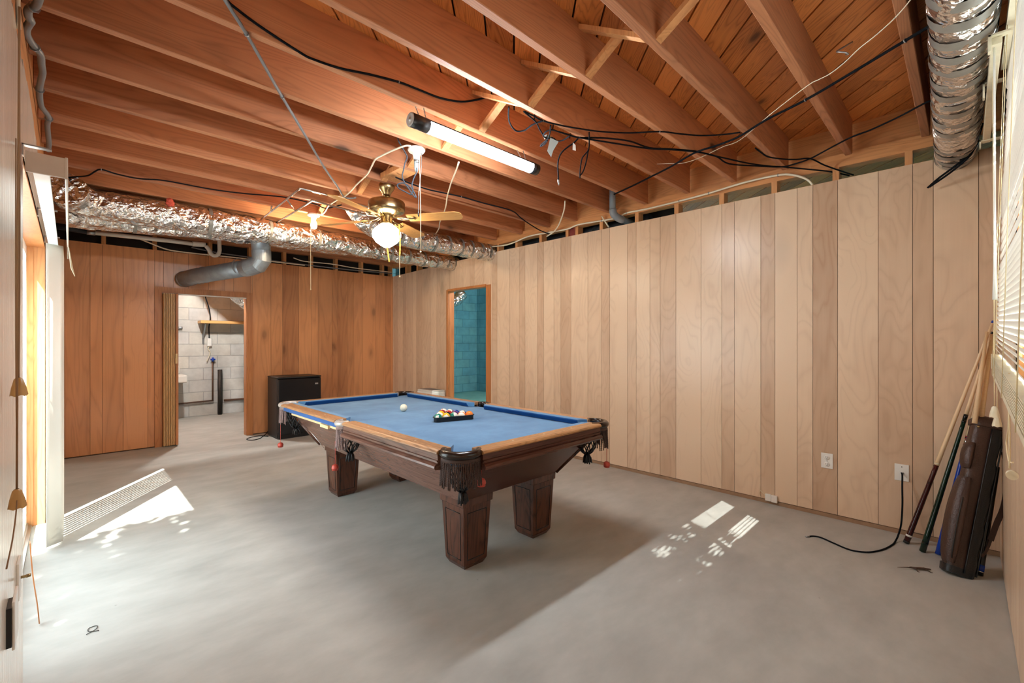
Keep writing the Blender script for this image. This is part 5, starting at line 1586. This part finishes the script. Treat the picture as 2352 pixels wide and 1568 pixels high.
loft(b, [strip(.01 + .97 * i / 14, -.20, 1.42, .006 + .003 * math.sin(i * 2.1)) for i in range(15)])
b.build('side_panel', M['blackleather'], t)
b = MB()
for a in (-.20, .55, 1.42):
    pts = []
    for i in range(15):
        s = .01 + .97 * i / 14
        ca, sa = math.cos(a), math.sin(a); k_ = (abs(ca) ** 3.2 + abs(sa) ** 3.2) ** (-1 / 3.2)
        pts.append(P0 + ax * (LB * s) + side * (ca * k_ * (SW + .010)) + front * (sa * k_ * (SD + .010)))
    b.tube(pts, .004, 6)
b.build('piping', M['black'], t)


def pouch(s0, s1, a_mid, half, bulge, name):
    b = MB(); secs = []
    K = 12
    for i in range(K + 1):
        s = s0 + (s1 - s0) * i / K
        e = math.sin(PI * min(1, max(0, (i + .25) / (K + .5)))) ** .45
        secs.append(strip(s, a_mid - half * (.75 + .25 * e), a_mid + half * (.75 + .25 * e), .004 + bulge * e))
    loft(b, secs); return b.build(name, M['leather'], t)


pk = pouch(.05, .62, 2.5, .55, .032, 'long_pocket')
b = MB()
pts = []
for i in range(14):
    s = .08 + .40 * i / 13
    a = 2.18; ca, sa = math.cos(a), math.sin(a); k_ = (abs(ca) ** 3.2 + abs(sa) ** 3.2) ** (-1 / 3.2)
    bl = .006 + .033 * (math.sin(PI * min(1, (s - .05) / .55)) ** .45 if s > .05 else 0)
    pts.append(P0 + ax * (LB * s) + side * (ca * k_ * (SW + bl)) + front * (sa * k_ * (SD + bl)))
b.tube(pts, .003, 6); b.build('zip', M['black'], pk)
pouch(.68, .86, 2.55, .38, .022, 'small_pocket')
# hood and base
b = MB(); loft(b, [sect(.985, SW + .006, SD + .006), sect(1.02, SW + .008, SD + .010), sect(1.05, SW * .8, SD * .8), sect(1.062, SW * .3, SD * .3)]); b.build('hood', M['leather'], t)
b = MB(); q0 = P0 + ax * LB * .97 + front * (SD + .012) - side * .05; b.ball(q0, .007, 8); b.build('snap', M['brass'], t)
b = MB(); loft(b, [sect(-.012, SW + .004, SD + .004), sect(.035, SW + .006, SD + .006)]); b.build('base', M['blackleather'], t)
b = MB()
sp_ = spline([P1 + side * .085 - ax * .12, P1 + side * .115 - ax * .25 + front * .02, P1 + side * .13 - ax * .40, P0 + side * .115 + ax * .30, P0 + side * .10 + ax * .17, P0 + side * .085 + ax * .12], 5)
for i in range(len(sp_) - 1): b.bar(sp_[i], sp_[i + 1] + (sp_[i + 1] - sp_[i]) * .05, .024 if 6 < i < 18 else .012, .004, up=tuple(front))
b.build('strap', M['leather'], t)
# shafts standing in the bag
for (q0, q1, lab) in (((3.575, -.035, .79), (3.735, -.085, 1.30), 'pale cue shaft standing up out of the bag, on its left'), ((3.60, -.058, .79), (3.745, -.105, 1.25), 'orange tinted thick cue shaft standing up out of the bag, on its right')):
    b = MB(); b.tube([q0, q1], [.012, .0066], 12)
    tag(b.build('cue_shaft', M['cue'] if 'pale' in lab else M['palewood']), lab, 'cue shaft')
# black jump cue
cue_stick((3.443, -.050, .004), (3.66, -.121, .55), [(.03, .004, 'steel'), (.06, .03, 'bluecue')], 'short all black cue standing right of the brown bag', rb=.0165, rt=.013,
          sections=[(0, .5, 'lacquer', 'butt'), (.5, 1.0, 'black', 'grip')])

# ================================================================ lizard on the floor
def skinned(name, verts, edges, rad, mat, sub=1):
    me = bpy.data.meshes.new(name); me.from_pydata(verts, edges, [])
    o = bpy.data.objects.new(name, me); COL.objects.link(o); me.materials.append(mat)
    sk = o.modifiers.new('skin', 'SKIN')
    for i, r in enumerate(rad): me.skin_vertices[0].data[i].radius = (r, r * .8)
    me.skin_vertices[0].data[0].use_root = True
    sb = o.modifiers.new('smooth', 'SUBSURF'); sb.levels = sub; sb.render_levels = sub
    sk.use_smooth_shade = True
    return o


lb = Vector((3.29, .185, .009))
hd = Vector((.60, -.80, 0)).normalized(); ls = Vector((-hd.y, hd.x, 0))
LV = [(0, 0), (.018, .001), (.034, .0), (.044, -.001), (.054, -.003), (.064, -.004), (-.012, .0), (-.026, .002), (-.045, .003), (-.07, .0), (-.10, -.003)]
verts = [hd * a + ls * c_ for a, c_ in LV]
rad = [.0075, .0080, .0068, .0050, .0066, .0030, .0058, .0042, .0032, .0022, .0012]
edges = [(0, 1), (1, 2), (2, 3), (3, 4), (4, 5), (0, 6), (6, 7), (7, 8), (8, 9), (9, 10)]
for (root, sg, fwd) in ((2, 1, .010), (2, -1, .014), (6, 1, -.010), (6, -1, -.004)):
    k0 = len(verts); base = verts[root]
    verts += [base + ls * (sg * .014) + hd * fwd * .4 - Vector((0, 0, .001)), base + ls * (sg * .024) + hd * fwd - Vector((0, 0, .006)), base + ls * (sg * .030) + hd * (fwd + .007) - Vector((0, 0, .0075))]
    rad += [.0030, .0022, .0018]
    edges += [(root, k0), (k0, k0 + 1), (k0 + 1, k0 + 2)]
lz = skinned('lizard', [tuple(v) for v in verts], edges, rad, M['lizard'])
lz.location = lb
tag(lz, 'small brown lizard lying on the concrete beside the cue bag', 'lizard')

# ================================================================ blind, rail and cords at the front wall
t = thing('venetian_blind', (1.86, -.10, 1.10), 'white sunlit venetian blind slumped over the window at the right', 'blind')
bx0, bx1 = 1.22, 2.69
b = MB(); b.box(bx0, -.134, 2.345, bx1, -.100, 2.375); b.build('headrail', M['cream'], t)
nS = 62
for i in range(nS):
    f = i / (nS - 1)
    z = 2.300 - f * 1.09
    y = -.120 + .030 * f
    tl = math.radians(64 + 4 * math.sin(f * 23))
    if 1.90 < z < 2.26 or 1.52 < z < 1.74:       # gaps where every second slat is gone
        if i % 2: continue
        tl = math.radians(88)
    b = MB()
    hw = .0125
    n = 6
    L_ = []
    for xx in (bx0, bx1):
        row = []
        for j in range(n + 1):
            u = -1 + 2 * j / n
            cr = .0032 * (1 - u * u)
            row.append((xx, y + math.cos(tl) * u * hw + math.sin(tl) * cr, z + math.sin(tl) * u * hw + math.cos(tl) * cr - (0.05 * max(0, (2.4 - xx)) * f * f)))
        L_.append(row)
    b.add(L_[0] + L_[1], [(j, j + 1, n + 2 + j, n + 1 + j) for j in range(n)], 0, None, True)
    b.build('slat', M['slat'], t)
b = MB()
for i in range(9):
    z = 1.19 - i * .0065
    b.hexa([(bx0, -.10, z - .06), (bx1, -.10, z), (bx1, -.073, z), (bx0, -.073, z - .06), (bx0, -.10, z - .056), (bx1, -.10, z + .004), (bx1, -.073, z + .004), (bx0, -.073, z - .056)])
b.build('slat_stack', M['ivory'], t)
b = MB(); b.hexa([(bx0, -.10, 1.050), (bx1, -.10, 1.112), (bx1, -.075, 1.112), (bx0, -.075, 1.050), (bx0, -.10, 1.066), (bx1, -.10, 1.128), (bx1, -.075, 1.128), (bx0, -.075, 1.066)]); b.build('bottom_rail', M['cream'], t)
for x in (1.35, 1.85, 2.32, 2.47):
    b = MB(); b.tube([(x, -.102, 2.345), (x, -.086, 1.75), (x, -.070, 1.12 - .05 * max(0, 2.5 - x))], .0012, 5); b.build('ladder_cord', M['cord_cream'], t)

t = thing('curtain_rail', (2.31, -.075, 2.3), 'cream metal curtain rail on brackets above the blind, seen end on', 'curtain rail')
b = MB(); b.box(2.31, -.090, 2.285, 3.42, -.062, 2.312); b.build('rail', M['cream'], t, bevel=.003)
b = MB(); b.box(2.295, -.139, 2.312, 2.325, -.055, 2.320); b.box(2.295, -.064, 2.262, 2.325, -.055, 2.320); b.build('bracket', M['cream'], t, bevel=.001)
b = MB(); b.box(2.70, -.139, 2.312, 2.73, -.050, 2.318); b.box(2.70, -.056, 2.255, 2.73, -.050, 2.318); b.build('bracket', M['cream'], t)
b = MB(); b.box(3.36, -.139, 2.28, 3.39, -.050, 2.286); b.box(3.36, -.056, 2.25, 3.39, -.050, 2.286); b.build('bracket', M['cream'], t)
b = MB(); b.tube([(2.33, -.071, 2.285), (2.30, -.0712, 1.75), (2.285, -.0712, 1.50), (2.283, -.0712, 1.39)], [.003, .003, .004, .0065], 8); b.build('wand', M['white'], t)


def tassel(c_, s, mat):
    b = MB()
    n = 16; V = []; F = []
    prof = [(.0035, .030), (.007, .026), (.0105, .010), (.0125, -.004), (.0130, -.008)]
    for (r, z) in prof:
        for j in range(n):
            a = 2 * PI * j / n
            rr = r * (1 + .10 * math.cos(a * 5) * (1 if z < .02 else .3))
            V.append((c_[0] + math.cos(a) * rr * s, c_[1] + math.sin(a) * rr * s, c_[2] + (z + .002 * math.cos(a * 5) * (z < 0)) * s))
    for i in range(len(prof) - 1):
        for j in range(n): F.append((i * n + j, i * n + (j + 1) % n, (i + 1) * n + (j + 1) % n, (i + 1) * n + j))
    b.add(V, F, 0, None, True)
    return b


for (c_, top, lab) in (((2.60, -.080, .955), (2.58, -.075, 2.285), 'cream bell tassel on a blind cord, the higher one above the cue bag'), ((2.715, -.091, .905), (2.62, -.076, 2.285), 'cream bell tassel on a blind cord, the lower one over the cue bag')):
    o = thing('cord_tassel', c_, lab, 'tassel', 'bell tassels in the window corner')
    tassel(c_, 1.15, 0).build('bell', M['ivory'], o)
    b = MB(); b.tube(spline([(c_[0], c_[1], c_[2] + .03), (c_[0] - .01, c_[1] + .002, 1.5), top], 6), .0018, 6); b.build('cord', M['cord_cream'], o)
o = thing('blind_cord', (2.07, -.09, .9), 'cream looped blind cord with a round toggle, hanging beside the blind', 'cord')
b = MB(); b.tube(spline([(1.80, -.082, 1.16), (1.83, -.083, 1.03), (2.0, -.088, .965), (2.05, -.088, .93), (1.95, -.088, .90), (1.80, -.086, .92), (1.72, -.085, .935)], 7), .0022, 6); b.build('cord', M['cord_cream'], o)
b = MB(); b.tube(spline([(1.78, -.080, 1.15), (1.80, -.083, 1.0), (1.82, -.084, .90)], 6), .0022, 6); b.build('cord', M['cord_cream'], o)
b = MB(); b.tube([(1.80, -.088, .885), (1.82, -.088, .885)], .012, 14); b.build('toggle', M['ivory'], o)

# ================================================================ glass door: vertical blind, valance, bits of the left wall
t = thing('vertical_blind', (-.06, 3.9, 0), 'white vertical blind with a beige valance, stacked at the far side of the glass door', 'blind')
for i in range(14):
    b = MB()
    y = 3.83 + (i * .030 if i < 5 else .12 + (i - 4) * .049)
    n = 5
    L_ = []
    for z in (.022 + .004 * (i % 2), 2.02 - .19):
        L_.append([(-.098 + .070 * j / n, y + .012 * j + .005 * math.sin(PI * j / n), z) for j in range(n + 1)])
    V = L_[0] + L_[1]
    b.add(V, [(j, j + 1, n + 2 + j, n + 1 + j) for j in range(n)], 0, None, True)
    o = b.build('vane', M['slat'], t)
    md = o.modifiers.new('thick', 'SOLIDIFY'); md.thickness = .0015
b = MB(); b.box(-.090, 2.26, 1.828, -.050, 4.38, 1.850); b.build('headrail', M['alu'], t)
b = MB(); b.box(-.108, 2.252, 1.826, -.006, 2.262, 1.897); b.build('valance_end', M['beige'], t, bevel=.002)
b = MB(); b.box(-.012, 2.250, 1.822, -.004, 4.42, 1.900); b.build('valance_board', M['beige'], t, bevel=.002)
b = MB(); b.add([(-.006, 3.86, 1.822), (-.004, 3.90, 1.822), (.010, 3.93, 1.72), (.022, 3.945, 1.655), (.004, 3.90, 1.70)], [(0, 1, 2, 3, 4)]); o = b.build('peeling_strip', M['ivory'], t); md = o.modifiers.new('thick', 'SOLIDIFY'); md.thickness = .003
for y in (2.30, 3.35, 4.2):
    b = MB(); b.box(-.118, y - .012, 1.926, -.045, y + .012, 1.931); b.box(-.118, y - .012, 1.89, -.114, y + .012, 1.931); b.build('bracket', M['zinc'], t)
# clip brackets on the wall face beyond
for (y, z) in ((2.95, 1.80), (3.5, 1.70)):
    pass
# coax plate with brass knob, loose socket cover
t = thing('wall_plate', (XL, 2.15, .48), 'white wall plate with a small brass stud, low on the near left wall', 'wall plate')
b = MB(); b.box(XL, 2.10, .425, XL + .007, 2.19, .542); b.build('plate', M['white'], t, bevel=.002)
b = MB(); b.lathe([(.0001, .030), (.005, .030), (.006, .020), (.0045, .018), (.0045, .006)], (XL, 2.16, .478), 12, axis=(1, 0, 0)); b.build('stud_connector', M['brass'], t)
t = thing('socket_cover', (XL, 1.85, .48), 'white socket cover standing proud of the near left wall, a black gap behind', 'socket cover')
b = MB(); b.box(XL + .010, 1.79, .418, XL + .016, 1.905, .548); b.build('plate', M['white'], t, bevel=.002)
b = MB(); b.box(XL, 1.785, .43, XL + .010, 1.86, .535); b.build('box', M['black'], t)
# tassels by the near left wall
for (c_, lab) in (((-.092, 1.682, 1.118), 'old gold bell tassel on a brown cord by the glass door, upper one'), ((-.091, 1.615, .852), 'old gold bell tassel on a brown cord by the glass door, lower one')):
    o = thing('cord_tassel', c_, lab, 'tassel', 'bell tassels by the near left wall')
    tassel(c_, 1.2, 0).build('bell', M['tassel_wood'], o)
    b = MB(); b.tube(spline([(c_[0], c_[1], c_[2] + .034), (c_[0] + .001, c_[1] + .01, 1.5), (c_[0], 1.70, 2.1)], 8), .0021, 6); b.build('cord', M['cord_brown'], o)
run('blind_cord', [(-.095, 1.66, 1.75), (-.095, 1.655, 1.40), (-.094, 1.65, 1.12), (-.092, 1.64, .93), (-.090, 1.60, .86), (-.090, 1.50, .81), (-.090, 1.35, .79)], .0014, 'cord_brown', 'thin brown blind cord trailing beside the two gold tassels', 'cord')
# loose strip of trim leaning off the wall at the door's near jamb
b = MB()
st = spline([(-.119, 2.77, .40), (-.112, 2.80, .25), (-.10, 2.84, .10), (-.095, 2.86, .012)], 6)
for i in range(len(st) - 1): b.bar(st[i], st[i + 1] + (st[i + 1] - st[i]) * .03, .022, .004, up=(1, 0, .4))
tag(b.build('loose_trim', M['casing']), 'thin loose strip of wood trim peeling off the wall by the glass door', 'trim strip')
b = MB(); b.bar((-.03, 1.96, .004), (.005, 2.02, .004), .022, .007); tag(b.build('scrap', M['white']), 'small white plastic scrap on the floor at the near left wall', 'scrap')
b = MB(); b.tube(spline([(.05, 2.62, .003), (.08, 2.64, .003), (.085, 2.67, .003), (.06, 2.67, .003), (.058, 2.64, .003), (.09, 2.62, .003)], 5), .0016, 5); tag(b.build('wire_scrap', M['slot']), 'tiny curl of wire on the floor near the glass door', 'wire')

# ================================================================ folding door in the back doorway
t = thing('door_2', (.85, YB, 0), None, None); t['kind'] = 'structure'
xf = [.786 + i * .0165 for i in range(8)]
for i in range(7):
    b = MB(); y0 = YB - .075 if i % 2 else YB + .01
    b.hexa([(xf[i], YB - .08, .012), (xf[i] + .013, YB - .08, .012), (xf[i] + .013, YB + .07, .012), (xf[i], YB + .07, .012), (xf[i], YB - .08, 1.815), (xf[i] + .013, YB - .08, 1.815), (xf[i] + .013, YB + .07, 1.815), (xf[i], YB + .07, 1.815)])
    b.build('fold', M['foldwood'], t, bevel=.003)
b = MB(); b.box(.902, YB - .095, .012, .925, YB + .07, 1.815); b.build('lead_post', M['casing'], t, bevel=.003)
b = MB(); b.box(.895, YB - .105, .98, .915, YB - .094, 1.10); b.build('handle', M['palewood'], t, bevel=.003)
b = MB(); b.box(.785, YB - .02, 1.813, 1.664, YB + .03, 1.822); b.build('track', M['enamel'], t)

# ================================================================ utility room beyond the doorway
YU = 9.0
t = thing('wall_shelf', (1.9, YU, 1.56), 'yellow pine shelf on a metal bracket in the utility room', 'shelf')
b = MB(); b.box(1.52, YU - .26, 1.545, 3.2, YU, 1.59); b.build('board', M['shelfwood'], t, bevel=.004)
b = MB(); b.bar((1.595, YU - .01, 1.54), (1.595, YU - .01, 1.20), .028, .01, up=(0, 1, 0)); b.bar((1.595, YU - .20, 1.54), (1.595, YU - .01, 1.30), .02, .02, up=(0, 0, 1)); b.build('bracket', M['zinc'], t)
t = thing('cord_socket', (1.68, YU, 1.16), 'white socket hanging on a black cord against the block wall', 'socket')
b = MB(); b.tube(spline([(1.50, YU - .10, 2.74), (1.53, YU - .29, 2.25), (1.57, YU - .29, 2.0), (1.63, YU - .28, 1.78), (1.645, YU - .275, 1.62), (1.675, YU - .02, 1.50), (1.678, YU - .02, 1.29)], 6), .008, 8); b.build('cord', M['cable'], t)
b = MB(); b.box(1.648, YU - .05, 1.165, 1.712, YU, 1.30); b.build('box', M['white'], t, bevel=.008)
b = MB(); b.tube(spline([(1.68, YU - .03, 1.17), (1.66, YU - .03, 1.12), (1.69, YU - .03, 1.07), (1.672, YU - .03, .99), (1.64, YU - .03, .90)], 5), .007, 8); b.build('lead', M['romex'], t)
t = thing('water_pipe', (1.725, YU, .25), 'thin copper pipe with a blue tap handle on the block wall', 'pipe')
b = MB(); b.tube([(1.725, YU - .03, .94), (1.725, YU - .03, .235)], .013, 10); b.tube([(1.725, YU - .03, .245), (.9, YU - .03, .225)], .013, 10); b.build('pipe_run', M['rope'], t)
b = MB(); b.tube([(1.69, YU - .05, .94), (1.76, YU - .05, .94)], .015, 8); b.tube([(1.725, YU - .05, .905), (1.725, YU - .05, .975)], .015, 8); b.build('tap_handle', M['bluecue'], t)
t = thing('drain_stack', (1.825, YU - .05, 0), 'rusty black iron pipe standing against the block wall', 'pipe')
b = MB(); b.tube([(1.825, YU - .06, 0), (1.825, YU - .06, .765)], .034, 14); b.build('pipe', M['darkiron'], t)
b = MB(); b.tube([(1.89, YU - .03, .235), (3.6, YU - .03, .215)], .016, 10); tag(b.build('water_pipe', M['rope']), 'rusty pipe running low along the block wall to the right', 'pipe')
t = thing('sink', (1.1, YU - .2, .64), 'white laundry sink edge showing past the folding door', 'sink')
b = MB(); b.box(.75, YU - .45, .60, 1.315, YU - .01, .72); b.build('basin', M['enamel'], t, bevel=.02, seg=3)
b = MB(); b.box(.75, YU - .10, .72, 1.27, YU - .01, .86); b.build('backsplash', M['enamel'], t, bevel=.03, seg=3)
b = MB(); b.box(.85, YU - .36, 0, 1.10, YU - .06, .60); b.build('pedestal', M['darkiron'], t)
for (x, z) in ((1.24, 1.47), (2.24, .99)):
    b = MB(); b.box(x - .05, YU - .04, z - .02, x + .04, YU, z + .02); b.tube([(x + .02, YU - .03, z), (x + .07, YU - .03, z)], .02, 10)
    tag(b.build('pipe_clip', M['zinc'], bevel=.003), 'steel pipe clip on the block wall %s' % ('left of the shelf' if x < 2 else 'by the right door casing'), 'clip')
duct('foil_duct', [(1.25, 8.1, 2.74), (1.45, 8.1, 2.36), (1.93, 8.1, 1.93), (2.35, 8.1, 1.60), (2.75, 8.1, 1.42), (3.3, 8.1, 1.40)], .10, 'crumpled foil duct slanting across the utility room doorway top', [.35, .7], amp=.08, step=.02)
b = MB(); b.ball((1.25, 7.3, 2.55), .045, 14); t2 = thing('bulb_light', (1.25, 7.3, 2.5), 'bare lit bulb on the utility room ceiling', 'light'); b.build('bulb', GLOW_SIDE, t2)
b = MB(); b.lathe([(.0001, 2.757), (.05, 2.757), (.05, 2.72), (.025, 2.70), (.02, 2.59), (.0001, 2.59)], (1.25, 7.3, 0), 18); b.build('lampholder', M['white'], t2)
# teal store: duct, cord, added unseen lamp
duct('foil_duct', [(3.93, 7.7, 2.02), (4.6, 7.75, 2.05), (5.3, 7.8, 2.07), (5.95, 7.85, 2.12), (6.2, 7.85, 2.3)], .13, 'foil duct under the ceiling of the teal store room', [.25, .42, .6, .8], amp=.06, step=.02)
b = MB(); b.tube(spline([(5.85, 8.70, 1.22), (5.90, 8.66, 1.24), (5.96, 8.66, 1.18), (5.93, 8.66, 1.08), (5.86, 8.66, 1.02)], 5), .012, 8); tag(b.build('cord', M['black']), 'black cord loop on the teal block wall past the opening', 'cord')
t2 = thing('bulb_light', (5.6, 4.6, 2.5), 'unseen bulb added on the store room ceiling to light the room', 'light')
b = MB(); b.ball((5.6, 4.6, 2.55), .045, 14); b.build('bulb', GLOW_STORE, t2)
b = MB(); b.lathe([(.0001, 2.757), (.05, 2.757), (.05, 2.72), (.025, 2.70), (.02, 2.59), (.0001, 2.59)], (5.6, 4.6, 0), 18); b.build('lampholder', M['white'], t2)

# closed blind over the side window next to the camera
t = thing('venetian_blind', (-.168, 1.0, 1.0), 'cream venetian blind over the side window at the far left edge', 'blind')
b = MB(); b.box(-.185, .465, 1.945, -.150, 1.555, 1.975); b.build('headrail', M['cream'], t)
for i in range(38):
    z = 1.935 - i * .0255
    b = MB(); L_ = []
    tl = math.radians(60)
    for yy in (.467, 1.553):
        row = []
        for j in range(4):
            u = -1 + 2 * j / 3
            row.append((-.168 + math.cos(tl) * u * .0125, yy, z + math.sin(tl) * u * .0125))
        L_.append(row)
    b.add(L_[0] + L_[1], [(j, j + 1, 5 + j, 4 + j) for j in range(3)], 0, None, True)
    b.build('slat', M['slat'], t)
b = MB(); b.box(-.18, .467, 1.002, -.155, 1.553, 1.015); b.build('bottom_rail', M['cream'], t)

# unseen trees added to shade part of the glass door and blind window
def added_tree(x, y, hc, rc, label, n=700):
    t = thing('added_tree', (x, y, -.14), label, 'added_tree', None)
    b = MB(); b.tube(spline([(x, y, -.14), (x + .05, y - .03, 1.2), (x - .03, y, hc * .75), (x, y, hc)], 5), [.11 - .004 * i for i in range(16)], 10); b.build('trunk', M['darkiron'], t)
    b = MB()
    for i in range(n):
        while True:
            v = Vector((rnd.uniform(-1, 1), rnd.uniform(-1, 1), rnd.uniform(-1, 1)))
            if v.length < 1: break
        c_ = Vector((x, y, hc)) + Vector((v.x * rc, v.y * rc, v.z * rc * .9))
        u = Vector((rnd.uniform(-1, 1), rnd.uniform(-1, 1), rnd.uniform(-1, 1))).normalized()
        w_ = u.orthogonal().normalized()
        s_ = .09
        b.add([c_ - u * s_, c_ + w_ * s_ * .5, c_ + u * s_, c_ - w_ * s_ * .5], [(0, 1, 2, 3)])
    b.build('crown', M['greencue'], t)


added_tree(-1.30, .84, 3.25, .78, 'unseen leafy crown added to shade the sliding glass door', 1500)
added_tree(.05, -1.85, 4.1, .92, 'unseen leafy crown added to keep sun off the blind window')

b = MB(); b.tube(spline([(.02, 1.62, .006), (.035, 1.66, .010), (.055, 1.67, .006), (.06, 1.64, .006), (.045, 1.63, .008)], 5), .006, 7)
tag(b.build('cord_scrap', M['black']), 'black curled cord scrap on the floor at the bottom left', 'scrap')
